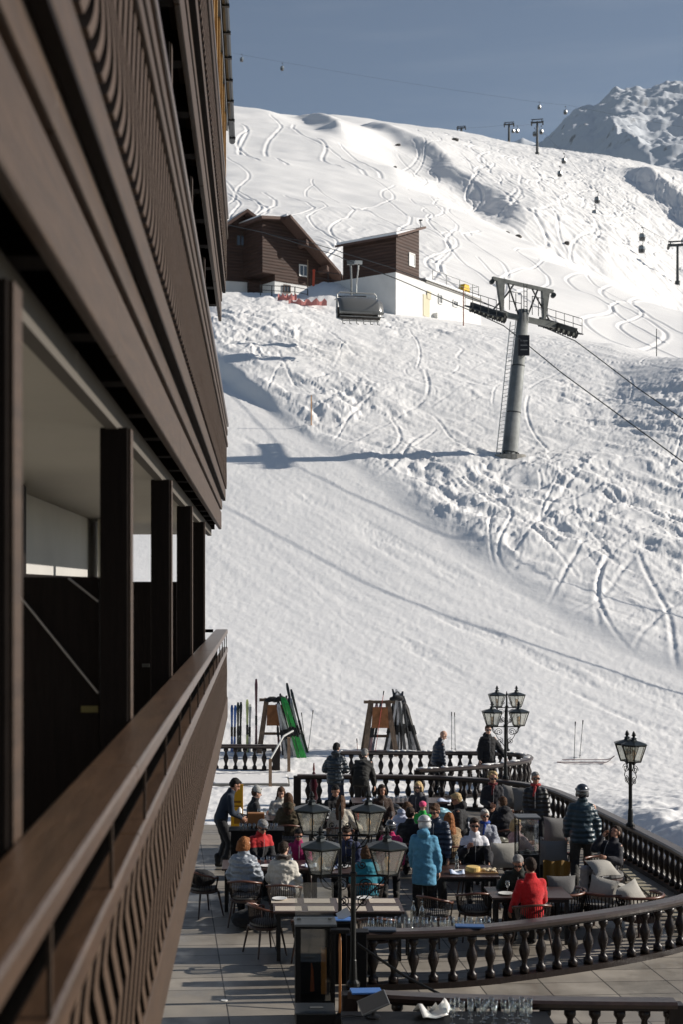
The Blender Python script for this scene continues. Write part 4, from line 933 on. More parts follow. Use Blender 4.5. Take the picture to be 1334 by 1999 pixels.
# ---------------------------------------------------------------- people
def remesh(mb, voxel, name, mats, parent, smooth_it=2, wr=0.0, seed=0, wf=9.0, two=None):
    me = mb.mesh(name+'_src', mats[0] if isinstance(mats, (list, tuple)) else mats)
    bm = bmesh.new(); bm.from_mesh(me); bmesh.ops.recalc_face_normals(bm, faces=bm.faces); bm.to_mesh(me); bm.free()
    t = bpy.data.objects.new('tmp', me); C.objects.link(t)
    m = t.modifiers.new('r', 'REMESH'); m.mode = 'VOXEL'; m.voxel_size = voxel; m.use_smooth_shade = True
    if smooth_it: q = t.modifiers.new('s', 'SMOOTH'); q.factor = .5; q.iterations = smooth_it
    dg = bpy.context.evaluated_depsgraph_get(); me2 = bpy.data.meshes.new_from_object(t.evaluated_get(dg), depsgraph=dg)
    bpy.data.objects.remove(t); bpy.data.meshes.remove(me)
    n = len(me2.vertices)
    if n and wr:
        co = np.empty(n*3, dtype=np.float32); me2.vertices.foreach_get('co', co); co = co.reshape(-1, 3)
        no = np.empty(n*3, dtype=np.float32); me2.vertices.foreach_get('normal', no); no = no.reshape(-1, 3)
        f = fbm(co[:, 0]*wf*.6+co[:, 1]*wf*.5+seed, co[:, 2]*wf*1.7+co[:, 1]*wf*.4, 3, seed) + .5*fbm(co[:, 0]*wf*2+seed, co[:, 2]*wf*2.6, 2, seed+5)
        co = co + no*(f*wr)[:, None].astype(np.float32); me2.vertices.foreach_set('co', co.ravel())
    me2.name = name; me2.materials.clear()
    ml = mats if isinstance(mats, (list, tuple)) else [mats]
    for q in ml: me2.materials.append(q)
    if two is not None and len(ml) > 1:
        k = len(me2.polygons); ce = np.empty(k*3, dtype=np.float32); me2.polygons.foreach_get('center', ce); ce = ce.reshape(-1, 3)
        me2.polygons.foreach_set('material_index', two(ce).astype(np.int32))
    o = bpy.data.objects.new(name, me2); C.objects.link(o); o.parent = parent; return o
def ik(a, b, l1, l2, hint):
    a, b = Vector(a), Vector(b); d = b-a; L_ = min(d.length, (l1+l2)*.995); u = d.normalized(); b = a+u*L_
    x = (l1*l1-l2*l2+L_*L_)/(2*L_); h = math.sqrt(max(0, l1*l1-x*x)); hv = Vector(hint); hv = hv-u*hv.dot(u)
    hv.normalize(); return a+u*x+hv*h, b
def cloth(col, kind='matte'):
    k = 'cloth %.3f %.3f %.3f %s' % (*col, kind)
    if kind == 'shiny': return mat(k, col, .42, bump=.35, bscale=22, vary=.15, vscale=14, spec=.5, bands=3.6, bandst=.6)
    if kind == 'fur': return mat(k, col, .95, bump=1.0, bscale=70, vary=.45, vscale=40, sheen=.4)
    if kind == 'knit': return mat(k, col, .9, bump=.6, bscale=90, vary=.15, vscale=50, sheen=.2)
    return mat(k, col, .8, bump=.35, bscale=25, vary=.15, vscale=14, sheen=.1)
SKINS = [mat('fair skin', (.50, .30, .22), .5, vary=.08, vscale=8), mat('tanned skin', (.38, .20, .135), .5, vary=.1, vscale=8)]
EYE = mat('dark eye', (.02, .015, .012), .2); LIPS = mat('lips', (.30, .10, .08), .5); SUNG = mat('black sunglasses', (.008, .008, .01), .12, spec=.9)
HAIRC = {'black': (.012, .010, .009), 'dark': (.030, .018, .012), 'brown': (.075, .038, .020), 'red': (.26, .10, .035), 'blond': (.46, .33, .17), 'grey': (.22, .21, .20), 'white': (.50, .48, .44)}
def hairmat(c): return mat('hair '+c, HAIRC[c], .7, bump=.8, bscale=55, vary=.4, vscale=30, stretch=(1, 1, .35), spec=.2)
NP = [0]
def person(label, px, D, face, pose='stand', H=1.75, lean=0, head=(0, 0), top=(.02, .02, .025), tkind='matte', bottom=(.012, .012, .014), hair=('short', 'dark'), hat=None, shades=False,
           hands=None, long_=0.0, puff=1.0, collar=None, hood=False, scarf=None, skin=0, top2=None, split=None, shoes=(.02, .018, .016), z0=FL, seat=.46, roll=0, twist=0, group='guests on the terrace'):
    NP[0] += 1; sd_ = NP[0]
    r = thing('person', label, 'person', (GX(px, D), D, z0), -R(face), group); sc = H/1.75; r.scale = (sc,)*3
    sit = pose == 'sit'; SK = SKINS[skin]
    pz = .93 if not sit else seat/sc+.09
    Lr = R(lean); sp = Vector((math.sin(R(roll))*math.cos(Lr), math.sin(Lr), math.cos(Lr)*math.cos(R(roll)))).normalized(); sx = Vector((1, 0, 0)); sx = (sx-sp*sx.dot(sp)).normalized(); fw = sp.cross(sx)*1.0
    pel = Vector((0, -.0, pz)) if not (pose == 'stand' and lean > 25) else Vector((0, -.12, pz-.02))
    up = (sp*.6+Vector((0, 0, 1))*.4).normalized()
    waist = pel+up*.16; chest = waist+sp*.20; neck = chest+sp*.17
    hp = R(lean*.55+head[1]); hdir = Vector((sp.x*.5, math.sin(hp), math.cos(hp))).normalized()
    nk2 = neck + (sp*.5+hdir*.5)*.07; hc = nk2+hdir*.10
    shs = [neck-sp*.072+sx*(.172*s_) for s_ in (-1, 1)]
    def loc(v): return chest + sx*v[0] + fw*v[1] + sp*v[2]               # hand targets relative to the chest
    if hands is None: hands = ((-.26, .06, -.62), (.26, .06, -.62)) if not sit else ((-.16, .36, -.18), (.16, .34, -.18))
    arms = []
    for s_, sh, h_ in ((-1, shs[0], hands[0]), (1, shs[1], hands[1])):
        el, wr_ = ik(sh, loc(h_), .29, .26, sx*(s_*.42)-sp*.95-fw*.45); arms.append((sh, el, wr_))
    legs = []
    for s_ in (-1, 1):
        hip = pel+Vector((s_*.092, 0, -.03))
        ft = Vector((s_*.12, .03+(.05*s_), .085)) if not sit else Vector((s_*.14, .40+.06*s_*(-1)**sd_, .085))
        if pose == 'stand' and lean > 25: ft.y -= .02
        kn, an = ik(hip, ft, .44, .42, (s_*.12, 1, 0)); legs.append((hip, kn, an))
    # ---- body with head, one surface
    b = MB()
    ax = [up, sp]
    b.loft([(pel-up*.09, .10, .08, up), (pel-up*.04, .155, .105, up), (pel+up*.05, .16, .11, up), (waist, .135, .098, (up+sp)), (chest, .158, .112, sp), (neck-sp*.07, .155, .09, sp), (neck-sp*.01, .085, .065, sp), (nk2, .056, .058, hdir), (nk2+hdir*.05, .054, .056, hdir)], 16)
    for hip, kn, an in legs: b.cap(hip, .088, kn, .056); b.cap(kn, .056, an, .040); f_ = Vector((0, .15, -.045)); b.cap(an+Vector((0, -.02, -.03)), .042, an+f_, .034)
    for sh, el, wr_ in arms: b.cap(sh, .054, el, .042); b.cap(el, .042, wr_, .028)
    HM = Matrix.Translation(hc) @ Matrix.Rotation(-R(head[0]), 4, 'Z') @ Matrix.Rotation(-hp, 4, 'X')
    H3 = HM.to_3x3()
    def hv(x, y, z): return HM @ Vector((x, y, z))
    b.ell(hv(0, -.008, .030), (.076, .096, .092), H3, 16, 12); b.ell(hv(0, .022, -.035), (.060, .072, .082), H3, 14, 10)
    b.ell(hv(0, .072, -.085), (.028, .026, .022), H3, 8, 6); b.cap(hv(0, .088, .008), .009, hv(0, .110, -.026), .015, 8)
    b.cap(hv(-.045, .072, .028), .014, hv(.045, .072, .028), .014, 8)
    for s_ in (-1, 1): b.ell(hv(s_*.080, -.006, -.008), (.012, .022, .032), H3, 8, 6)
    body = remesh(b, .0105, 'body', SK, r, 1)
    # hands: palm, four fingers and a thumb, joined into the body surface mesh
    hb = MB()
    for (sh, el, wr_), s_ in zip(arms, (-1, 1)):
        d = (wr_-el).normalized(); inn = (sx*-s_); inn = (inn-d*inn.dot(d)).normalized(); sd2 = d.cross(inn)
        if (sd2.dot(fw)) < 0 and sd2.z > 0: pass
        m = Matrix((sd2, d, inn)).transposed()
        hb.ell(wr_+d*.055, (.042, .058, .018), m, 10, 8)
        for k, (off, ln) in enumerate(((-.030, .062), (-.010, .074), (.011, .070), (.031, .055))):
            b0 = wr_+d*.095+sd2*off; k1 = b0+d*ln*.5+inn*.012; k2 = k1+d*ln*.30+inn*.026; hb.cap(b0, .0095, k1, .009, 6); hb.cap(k1, .009, k2, .0075, 6)
        t0_ = wr_+d*.03+sd2*(.036); t1_ = t0_+d*.035+sd2*.022+inn*.010; hb.cap(t0_, .012, t1_, .010, 6); hb.cap(t1_, .010, t1_+d*.026+inn*.014, .008, 6)
    hm = hb.mesh('hands', SK, True); bm = bmesh.new(); bm.from_mesh(body.data); bm.from_mesh(hm); bm.to_mesh(body.data); bm.free(); bpy.data.meshes.remove(hm)
    # ---- face
    for s_ in (-1, 1):
        a = MB(); a.ell(hv(s_*.030, .083, .006), (.013, .008, .007), H3, 8, 6); a.build('eye', EYE, r, smooth=True)
    a = MB(); a.ell(hv(0, .091, -.055), (.022, .008, .006), H3, 8, 6); a.build('mouth', LIPS, r, smooth=True)
    if shades:
        a = MB()
        for s_ in (-1, 1): a.ell(hv(s_*.034, .091, .006), (.031, .012, .022), H3, 12, 8); a.tube([hv(s_*.062, .085, .012), hv(s_*.082, .03, .014), hv(s_*.082, -.01, .008)], .005, 5)
        a.tube([hv(-.012, .101, .012), hv(.012, .101, .012)], .005, 5); a.build('sunglasses', SUNG, r, smooth=True)
    # ---- clothes
    tm = cloth(top, tkind); j = MB(); g = .022*puff
    tail = .10+long_ if not sit else .05+long_*.3
    j.loft([(pel-Vector((0, 0, tail))+up*.0, .172+g*.9+long_*.06, .125+g+long_*.05, up), (pel+up*.02, .172+g, .125+g, up), (waist, .150+g, .112+g, up+sp), (chest, .176+g, .124+g, sp), (neck-sp*.07, .172+g*.8, .100+g*.8, sp), (neck-sp*.01, .098, .082, sp), (nk2+hdir*.005, .078, .080, hdir)], 20)
    for (sh, el, wr_), s_ in zip(arms, (-1, 1)):
        sh = sh - sx*(s_*.014*puff) - sp*.012*puff
        j.cap(sh, .062+g*.75, el, .052+g, 12); j.cap(el, .052+g, wr_-(wr_-el).normalized()*.025, .036+g*.7, 12)
    if hood: j.ell(neck-fw*.10+sp*.03, (.115, .075, .08), Matrix((sx, fw, sp)).transposed(), 12, 8)
    ml = [tm]; two = None
    if top2 is not None:
        ml.append(cloth(top2, tkind)); zc_ = chest.z+(split if split is not None else -.02)
        two = lambda ce: (ce[:, 2] < zc_)
    jk = remesh(j, .0165, 'jacket', ml, r, 3, .011*puff, sd_*3, two=two)
    if face > 120 and face < 250:
        a = MB(); q = []
        for pp, rr_ in ((neck-sp*.03, .10), (neck-sp*.09, .115), (chest, .130), (waist+sp*.05, .122), (waist-up*.04, .122)): q.append(pp+fw*(rr_+g+.006))
        a.tube(q, .005, 6); a.build('zip', mat('grey zip', (.30, .30, .31), .4), r)
    if collar:
        a = MB(); q = []
        for k in range(14):
            an = 2*math.pi*k/14; q.append(neck+sp*.035+sx*.105*math.cos(an)+fw*.095*math.sin(an)+sp*.01*math.sin(3*an))
        a.tube(q, .042, 8, closed=True)
        o = remesh(a, .014, 'collar', cloth(collar, 'fur'), r, 1, .012, sd_, 30)
    if scarf:
        a = MB(); q = [neck+sp*.045+sx*.078*math.cos(2*math.pi*k/12)+fw*.08*math.sin(2*math.pi*k/12) for k in range(12)]
        a.tube(q, .030, 8, closed=True); a.cap(neck+fw*.11+sp*.01, .028, neck+fw*.15-sp*.16+sx*.03, .02, 8); a.build('scarf', cloth(scarf, 'knit'), r, smooth=True)
    t = MB(); bg_ = .018
    t.loft([(pel-Vector((0, 0, .10)), .115, .09, up), (pel-up*.04, .172, .122, up), (pel+up*.07, .165, .118, up)], 16)
    for hip, kn, an in legs: t.cap(hip, .098+bg_*.5, kn, .068+bg_, 12); t.cap(kn, .068+bg_, an+(kn-an).normalized()*.02, .056+bg_*.8, 12)
    remesh(t, .0175, 'trousers', cloth(bottom), r, 2, .008, sd_*5)
    for hip, kn, an in legs:
        a = MB(); a.cap(an+Vector((0, -.025, -.035)), .05, an+Vector((0, .155, -.045)), .040, 10); a.cap(an+Vector((0, -.01, .0)), .058, an+Vector((0, -.02, .12)), .066, 10)
        a.v = [(x, y, max(z, .004)) for x, y, z in a.v]; a.build('shoe', cloth(shoes), r, smooth=True)
    # ---- hair and hats
    st_, hcol = hair
    if st_ != 'bald':
        a = MB(); hmm = hairmat(hcol)
        if st_ in ('short', 'long', 'bob', 'bun'):
            a.ell(hv(0, -.022, .045), (.086, .100, .090), H3, 14, 10); a.ell(hv(0, -.045, .0), (.082, .075, .085), H3, 12, 8); a.ell(hv(0, .045, .092), (.058, .048, .030), H3, 10, 8)
        if st_ == 'long':
            a.loft([(hv(0, -.05, .03), .092, .080, hdir), (hv(0, -.065, -.09), .098, .070, hdir), (neck-fw*.115-sp*.08, .110, .050, sp), (neck-fw*.13-sp*.24, .075, .030, sp)], 12)
            for s_ in (-1, 1): a.cap(hv(s_*.076, .005, .03), .025, hv(s_*.092, .0, -.14), .02, 8)
        if st_ == 'bob':
            a.loft([(hv(0, -.035, .05), .098, .090, hdir), (hv(0, -.045, -.04), .108, .088, hdir), (hv(0, -.05, -.115), .098, .070, hdir)], 12)
            for s_ in (-1, 1): a.ell(hv(s_*.082, .012, -.03), (.026, .040, .075), H3, 8, 6)
        if st_ == 'bun': a.ell(hv(0, -.11, .09), (.04, .04, .04), H3, 10, 8)
        if st_ == 'curly':
            rr = random.Random(sd_)
            for k in range(52):
                th = rr.uniform(0, 2*math.pi); ph = rr.uniform(-.5, 1.5); x, y, z = math.cos(th)*math.cos(ph), math.sin(th)*math.cos(ph), math.sin(ph)
                if y > .35 and z < .45: continue
                a.ell(hv(x*.092, y*.10-.02, z*.098+.028), (rr.uniform(.022, .036),)*3, None, 7, 5)
        remesh(a, .011, 'hair', hmm, r, 1, .007, sd_, 26)
    if hat:
        kind, hc_ = hat; a = MB(); m2_ = None
        if kind == 'beanie':
            a.loft([(hv(0, -.012, .035), .088, .104, hdir), (hv(0, -.012, .075), .090, .106, hdir), (hv(0, -.018, .125), .070, .080, hdir), (hv(0, -.025, .165), .028, .03, hdir)], 14); a.loft([(hv(0, -.010, .022), .094, .110, hdir), (hv(0, -.010, .058), .094, .110, hdir)], 14)
            remesh(a, .012, 'beanie', cloth(hc_, 'knit'), r, 2, .003, sd_, 40)
        elif kind == 'cap':
            a.ell(hv(0, -.01, .066), (.096, .114, .055), H3, 14, 8); a.cap(hv(-.04, .09, .05), .016, hv(.04, .09, .05), .016, 8); remesh(a, .012, 'flat_cap', cloth(hc_, 'knit'), r, 1, .002, sd_, 30)
        elif kind == 'pom':
            a.ell(hv(0, -.012, .05), (.095, .112, .085), H3, 14, 10); remesh(a, .012, 'beanie', cloth(hc_, 'knit'), r, 1, .003, sd_, 40)
        elif kind == 'helmet':
            a.ell(hv(0, -.012, .045), (.108, .128, .108), H3, 18, 14); a.ell(hv(0, -.05, -.02), (.100, .085, .075), H3, 14, 10)
            for s_ in (-1, 1): a.ell(hv(s_*.090, -.01, -.03), (.026, .045, .055), H3, 8, 6)
            he = remesh(a, .012, 'helmet', mat('helmet %.2f %.2f' % (hc_[0], hc_[2]), hc_, .22, spec=.7, coat=.5), r, 2)
            a = MB(); q = [hv(.112*math.cos(2*math.pi*k/20), -.012+.132*math.sin(2*math.pi*k/20), .055+.02*math.sin(2*math.pi*k/20)) for k in range(20)]; a.tube(q, .010, 6, closed=True); a.build('goggle_strap', mat('grey strap', (.25, .25, .27), .7), he, smooth=True)
    return r
NAVY = (.012, .020, .042); BLK = (.012, .012, .014)
# standing
person('waiter in navy shirt and black trousers bending forward with papers in his hands', 430, 27.5, 80, H=1.84, lean=24, head=(0, 20), top=(.010, .018, .035), puff=.35, hair=('short', 'black'), hands=((-.10, .40, -.20), (.08, .38, -.18)), skin=1, group='people standing on the terrace')
person('man in thick dark blue puffer jacket, back turned, leaning on the back balustrade', 655, 33.6, 10, H=1.80, lean=8, head=(20, 25), top=(.022, .032, .042), tkind='shiny', puff=2.1, hair=('short', 'black'), hood=True, hands=((-.22, .30, -.20), (.22, .32, -.2)), long_=.06, bottom=(.02, .03, .06), group='people standing on the terrace')
person('grey haired man in black coat bending low over the back balustrade', 708, 33.7, 20, H=1.75, lean=38, head=(0, 10), top=(.014, .014, .013), puff=1.8, hair=('short', 'grey'), hands=((-.2, .35, -.30), (.28, .35, -.35)), long_=.08, group='people standing on the terrace')
person('bald man in dark blue jacket behind the back balustrade, looking down to the right', 853, 36.9, 75, H=1.78, lean=14, head=(10, 25), top=(.018, .026, .045), tkind='shiny', puff=1.0, hair=('bald', 'grey'), hands=((-.18, .16, -.50), (.2, .2, -.45)), skin=0, group='people standing on the terrace')
person('man in black hooded jacket and sunglasses behind the D shaped balustrade beside the far lamps', 954, 37.9, 172, H=1.80, head=(5, 6), top=BLK, puff=1.9, hair=('short', 'brown'), shades=True, hands=((-.42, .12, -.36), (.26, .1, -.52)), hood=True, long_=.05, group='people standing on the terrace')
person('woman with wild curly blond hair and sunglasses in open black jacket and dark red scarf', 963, 29.1, 184, H=1.70, lean=4, head=(-8, 8), top=(.016, .016, .022), puff=1.4, hair=('curly', 'blond'), shades=True, hands=((-.02, .26, -.26), (.08, .24, -.20)), scarf=(.12, .010, .014), skin=1, long_=.04, group='people standing on the terrace')
person('man in long black jacket, red collar and sunglasses standing upright by the right balustrade', 1047, 28.3, 196, H=1.80, head=(-18, 2), top=(.014, .014, .015), tkind='shiny', puff=1.0, hair=('short', 'grey'), shades=True, scarf=(.35, .03, .03), skin=1, long_=.10, hands=((-.24, .06, -.58), (.15, .12, -.42)), group='people standing on the terrace')
person('big man from behind in teal blue jacket, grey ski trousers and a dark ski helmet', 1138, 25.6, 8, H=1.92, head=(5, 3), top=(.016, .040, .058), tkind='shiny', puff=1.7, bottom=(.05, .050, .048), hair=('bald', 'dark'), hat=('helmet', (.02, .022, .03)), hands=((-.25, .12, -.42), (.27, .10, -.50)), long_=.05, group='people standing on the terrace')
person('person in long light blue ski jacket and white grey helmet, back to the camera', 829, 23.1, 12, H=1.75, lean=3, head=(-30, 12), top=(.085, .26, .40), puff=1.25, hair=('bald', 'dark'), hat=('helmet', (.50, .50, .50)), hood=True, long_=.20, hands=((-.20, .20, -.42), (.25, .08, -.50)), group='people standing on the terrace')
person('man in navy jacket and sunglasses looking down, close behind the light blue jacket', 853, 24.3, 205, H=1.80, lean=4, head=(12, 18), top=(.014, .026, .052), tkind='shiny', puff=.9, hair=('short', 'brown'), shades=True, skin=1, hands=((-.24, .1, -.5), (.2, .18, -.42)), group='people standing on the terrace')
person('short haired blond man in black jacket seen from the side, bending towards a table', 903, 26.4, 285, H=1.66, lean=8, head=(-8, 14), top=BLK, puff=1.6, hair=('short', 'blond'), shades=True, hood=True, skin=1, long_=.08, hands=((-.16, .25, -.3), (.16, .25, -.3)), group='people standing on the terrace')
person('child in bright magenta ski jacket and black helmet seen from behind', 764, 24.4, 5, H=1.46, head=(0, 8), top=(.42, .010, .10), puff=1.7, hair=('bald', 'dark'), hat=('helmet', (.015, .015, .018)), long_=.10, group='people standing on the terrace')
# seated
person('seated guest in a pale grey knitted bobble hat behind the brown menu box', 491, 29.2, 80, 'sit', H=1.75, lean=8, head=(0, 10), top=BLK, hair=('short', 'brown'), hat=('beanie', (.36, .36, .34)))
person('seated woman in a cream coat with long brown hair, left of the olive parka', 545, 29.6, 165, 'sit', H=1.68, lean=10, top=(.55, .52, .46), puff=1.5, hair=('long', 'brown'), head=(15, 15))
person('guest in olive brown fur hooded parka seen from behind at the left back table', 562, 28.4, 5, 'sit', H=1.72, lean=6, top=(.050, .036, .016), tkind='matte', puff=2.3, hair=('long', 'brown'), collar=(.10, .055, .02), hood=True)
person('dark haired man in black jumper facing left at the far table', 648, 29.5, 150, 'sit', H=1.78, lean=10, head=(20, 12), top=BLK, puff=.8, hair=('short', 'black'), skin=1)
person('woman with very long brown hair and cream jumper seen from behind at the far table', 664, 28.1, 15, 'sit', H=1.70, lean=14, head=(10, 10), top=(.50, .46, .38), tkind='knit', puff=1.2, hair=('long', 'brown'), hands=((-.2, .38, -.1), (.38, .34, -.16)))
person('guest in pale lavender white ski jacket leaning far forward over the table', 768, 27.6, 60, 'sit', H=1.74, lean=34, head=(0, 14), top=(.42, .44, .54), tkind='shiny', puff=1.7, hair=('short', 'brown'), hood=True)
person('dark haired guest with brown fur behind the lavender jacket, at the back rail table', 745, 29.8, 170, 'sit', H=1.70, lean=8, top=(.05, .025, .015), tkind='fur', puff=1.2, hair=('bob', 'dark'), skin=1)
person('woman with short blond hair and sunglasses in dark clothes at the back rail table', 820, 30.2, 215, 'sit', H=1.70, lean=4, head=(-10, 6), top=(.05, .05, .06), hair=('bob', 'blond'), shades=True)
person('child with bright pink helmet and green jacket between the blond woman and the standing men', 826, 28.3, 20, 'sit', H=1.42, lean=4, top=(.02, .36, .06), hair=('bald', 'brown'), hat=('pom', (.75, .08, .20)))
person('elderly man in grey flat cap and red and black jacket at the left table', 503, 25.2, 150, 'sit', H=1.80, lean=12, head=(10, 20), top=(.42, .018, .020), top2=BLK, split=-.02, hair=('short', 'grey'), hat=('cap', (.17, .18, .20)), shades=True, skin=1, hands=((-.12, .36, -.2), (.12, .36, -.2)))
person('woman with short reddish blond hair in a padded grey blue jacket, back to the camera', 474, 23.2, 12, 'sit', H=1.78, lean=10, head=(35, 4), top=(.27, .30, .34), tkind='shiny', puff=2.6, hair=('bob', 'red'), bottom=(.012, .016, .028))
person('woman in white coat with dark brown fur collar seen from behind in a wooden armchair', 551, 22.95, 12, 'sit', H=1.72, lean=8, head=(20, 6), top=(.56, .53, .47), puff=2.2, hair=('short', 'dark'), collar=(.030, .015, .010), bottom=(.40, .38, .34))
person('girl in magenta jumper and glasses facing the camera at the left table', 582, 25.0, 178, 'sit', H=1.50, lean=8, head=(0, 14), top=(.26, .010, .085), puff=.9, hair=('short', 'black'), shades=True, skin=1)
person('balding man in dark patterned blue top bowed over the table behind the lamps', 684, 24.8, 200, 'sit', H=1.76, lean=18, head=(-15, 20), top=(.022, .030, .075), hair=('short', 'dark'), skin=1)
person('guest in bright teal jacket with brown hair, back turned, between the front lanterns', 716, 22.9, 5, 'sit', H=1.62, lean=10, top=(.015, .16, .22), puff=1.9, hair=('bob', 'brown'))
person('man in white and black striped ski jacket and sunglasses facing the camera, raising a glass', 927, 25.0, 182, 'sit', H=1.84, lean=4, head=(0, 2), top=(.66, .66, .70), top2=(.012, .012, .016), split=.015, puff=1.5, hair=('short', 'dark'), shades=True, skin=1, hands=((.16, .30, -.14), (-.02, .0, 0)) and ((-.20, .38, -.22), (.16, .30, .02)))
person('older person in white patterned jacket with a bright blue scarf and sunglasses', 948, 26.4, 190, 'sit', H=1.70, lean=2, head=(-14, 2), top=(.36, .38, .44), tkind='fur', puff=1.6, hair=('short', 'white'), shades=True, scarf=(.02, .07, .34))
person('woman in tan fur coat with long light brown hair, back turned, behind the navy jacket', 880, 26.0, 350, 'sit', H=1.70, lean=8, top=(.34, .23, .12), tkind='fur', puff=1.9, hair=('long', 'red'))
person('blond person in pale pink jacket slumped to the right behind the black patio heater', 1018, 25.9, 60, 'sit', H=1.66, lean=-14, head=(30, 10), top=(.44, .29, .29), puff=1.7, hair=('bob', 'blond'), seat=.40)
person('white haired man in black jumper and sunglasses bowing his head at the front right table', 1012, 22.3, 190, 'sit', H=1.76, lean=22, head=(4, 22), top=(.014, .018, .014), puff=1.2, hair=('short', 'grey'), shades=True, skin=1, hands=((-.30, .30, -.22), (.3, .30, -.22)))
person('man in tight bright red jumper seen from behind at the front right table', 1040, 21.35, 350, 'sit', H=1.80, lean=6, head=(-6, 8), top=(.56, .012, .016), tkind='knit', puff=.7, hair=('short', 'dark'), hands=((-.26, .22, -.34), (.20, .32, -.30)), skin=1)
person('guest leaning back against the right hand balustrade with a hand on the face', 1186, 25.0, 235, 'sit', H=1.72, lean=-22, head=(0, -12), top=(.014, .014, .020), puff=1.3, hair=('short', 'dark'), skin=1, seat=.40, bottom=(.34, .34, .36), hands=((-.18, .26, -.2), (.10, .20, .18)))

person('dark clothed guest, back turned, between the lavender jacket and the light blue one', 801, 26.4, 15, 'sit', H=1.76, lean=8, head=(15, 8), top=BLK, puff=1.7, hair=('short', 'dark'))
person('guest in a hooded black jacket facing away at the table by the patio heater', 985, 27.9, 340, 'sit', H=1.72, lean=6, top=(.014, .014, .018), puff=1.8, hair=('short', 'brown'), hood=True)
# ---------------------------------------------------------------- terrace furniture
CH_FR = mat('dark brown chair wood', (.045, .022, .016), .42, bump=.1, vary=.2, spec=.5); CH_RIM = mat('reddish brown bent wood', (.12, .045, .025), .35, vary=.25, spec=.6)
ROPE = mat('dark rope weave', (.028, .020, .016), .85, bump=.8, bscale=120); SEATC = mat('grey seat cushion', (.16, .15, .14), .9, bump=.3, vary=.1)
def armchair(label, loc, rz, group='woven armchairs on the terrace', slats=13):
    r = thing('armchair', label, 'chair', loc, rz, group)
    me = MB().lathe([(.235, .40), (.25, .41), (.25, .44), (.235, .45)], n=18); me.v = [(x*1.02, y*.98, z) for x, y, z in me.v]; me.build('seat', CH_FR, r)
    a = MB(); a.loft([((0, 0, .452), .215, .21, (0, 0, 1)), ((0, 0, .462), .232, .225, (0, 0, 1)), ((0, 0, .492), .232, .225, (0, 0, 1)), ((0, 0, .505), .205, .2, (0, 0, 1))], 18); a.build('cushion', SEATC, r, smooth=True)
    for sx_, sy_ in ((-1, -1), (1, -1), (-1, 1), (1, 1)):
        a = MB(); a.tube([(sx_*.19, sy_*.175, .42), (sx_*.25, sy_*.245, 0)], [.020, .013], 8)
        a.build('leg', CH_FR, r)
    a = MB(); q = []
    for k in range(23):
        t = -1.25+2.5*k/22; an = t*math.pi/2; q.append((.285*math.sin(an), -.275*math.cos(an)+.02, .70+.07*max(0, math.cos(an))**1.5 - .03*(abs(t) > 1)))
    q = [(q[0][0]*.93, q[0][1]+.01, q[0][2]-.06)] + q + [(q[-1][0]*.93, q[-1][1]+.01, q[-1][2]-.06)]
    a.tube(q, [.014]+[.019]*(len(q)-2)+[.014], 8); a.build('back_rail', CH_RIM, r, smooth=True)
    a = MB()
    for s_ in (-1, 1): a.tube([(s_*.235, .10, .42), (s_*.275, .12, .69)], .013, 6)
    for k in range(slats*2):
        t = -.95+1.9*k/(slats*2-1); an = t*math.pi/2; zt_ = .70+.07*max(0, math.cos(an))**1.5
        a.tube([(.232*math.sin(an), -.222*math.cos(an)+.02, .44), (.272*math.sin(an), -.262*math.cos(an)+.02, .58), (.283*math.sin(an), -.273*math.cos(an)+.02, zt_-.01)], .0065, 5)
    a.build('rope_back', ROPE, r)
    return r
def pos(px, D, z=FL): return (GX(px, D), D, z)
ac = armchair('empty armchair with reddish rim nearest the camera, in front of the placemat table', pos(516, 21.1), R(-62))
CHS = [(397, 23.6, -58, 'empty armchair at the far left edge of the paving with a black bag'),
       (478, 22.9, -8, 'armchair under the woman in the grey blue vest'), (554, 22.6, -8, 'armchair under the woman in the white coat'),
       (607, 20.35, 10, 'armchair tucked under the near side of the placemat table, left one'), (736, 20.35, -6, 'armchair tucked under the near side of the placemat table, right one'),
       (849, 21.7, -40, 'armchair with reddish rim beside the light blue jacket legs'), (928, 22.0, 4, 'armchair with its woven back to the camera at the cheese table'),
       (925, 24.9, 180, 'armchair under the man in the white and black ski jacket'), (716, 22.7, 0, 'armchair under the guest in the teal jacket'),
       (503, 25.4, 150, 'armchair under the man in the flat cap'), (582, 25.3, 178, 'armchair under the girl in magenta'),
       (684, 25.0, 165, 'armchair under the balding man in blue'), (768, 27.4, -60, 'armchair under the lavender ski jacket'),
       (562, 28.2, 0, 'armchair under the olive parka'), (664, 27.9, -15, 'armchair under the woman with very long hair'),
       (648, 29.8, 200, 'armchair under the man in the black jumper'), (820, 30.5, 150, 'armchair under the short haired blond woman'),
       (880, 25.9, 10, 'armchair under the tan fur coat'), (1012, 22.5, 172, 'armchair under the bowed white haired man'),
       (1040, 21.2, 8, 'armchair under the man in the red jumper'), (948, 26.7, 170, 'armchair under the guest with the blue scarf'),
       (491, 29.3, -80, 'armchair under the guest in the bobble hat'), (801, 26.2, -12, 'armchair under the dark clothed guest beside the lavender jacket'), (985, 27.7, 20, 'armchair under the hooded guest by the patio heater'), (545, 29.8, 200, 'armchair under the woman in the cream coat'), (826, 28.2, -20, 'armchair under the child in green'), (745, 30.0, 180, 'armchair under the dark haired guest in brown fur')]
for px, D, az, lab in CHS: dup(ac, pos(px, D), R(az), lab)
TOP = mat('brown table top', (.050, .027, .021), .35, bump=.08, vary=.25, vscale=4, stretch=(1, 8, 1), spec=.5); TLEG = mat('black table leg', (.015, .014, .014), .5)
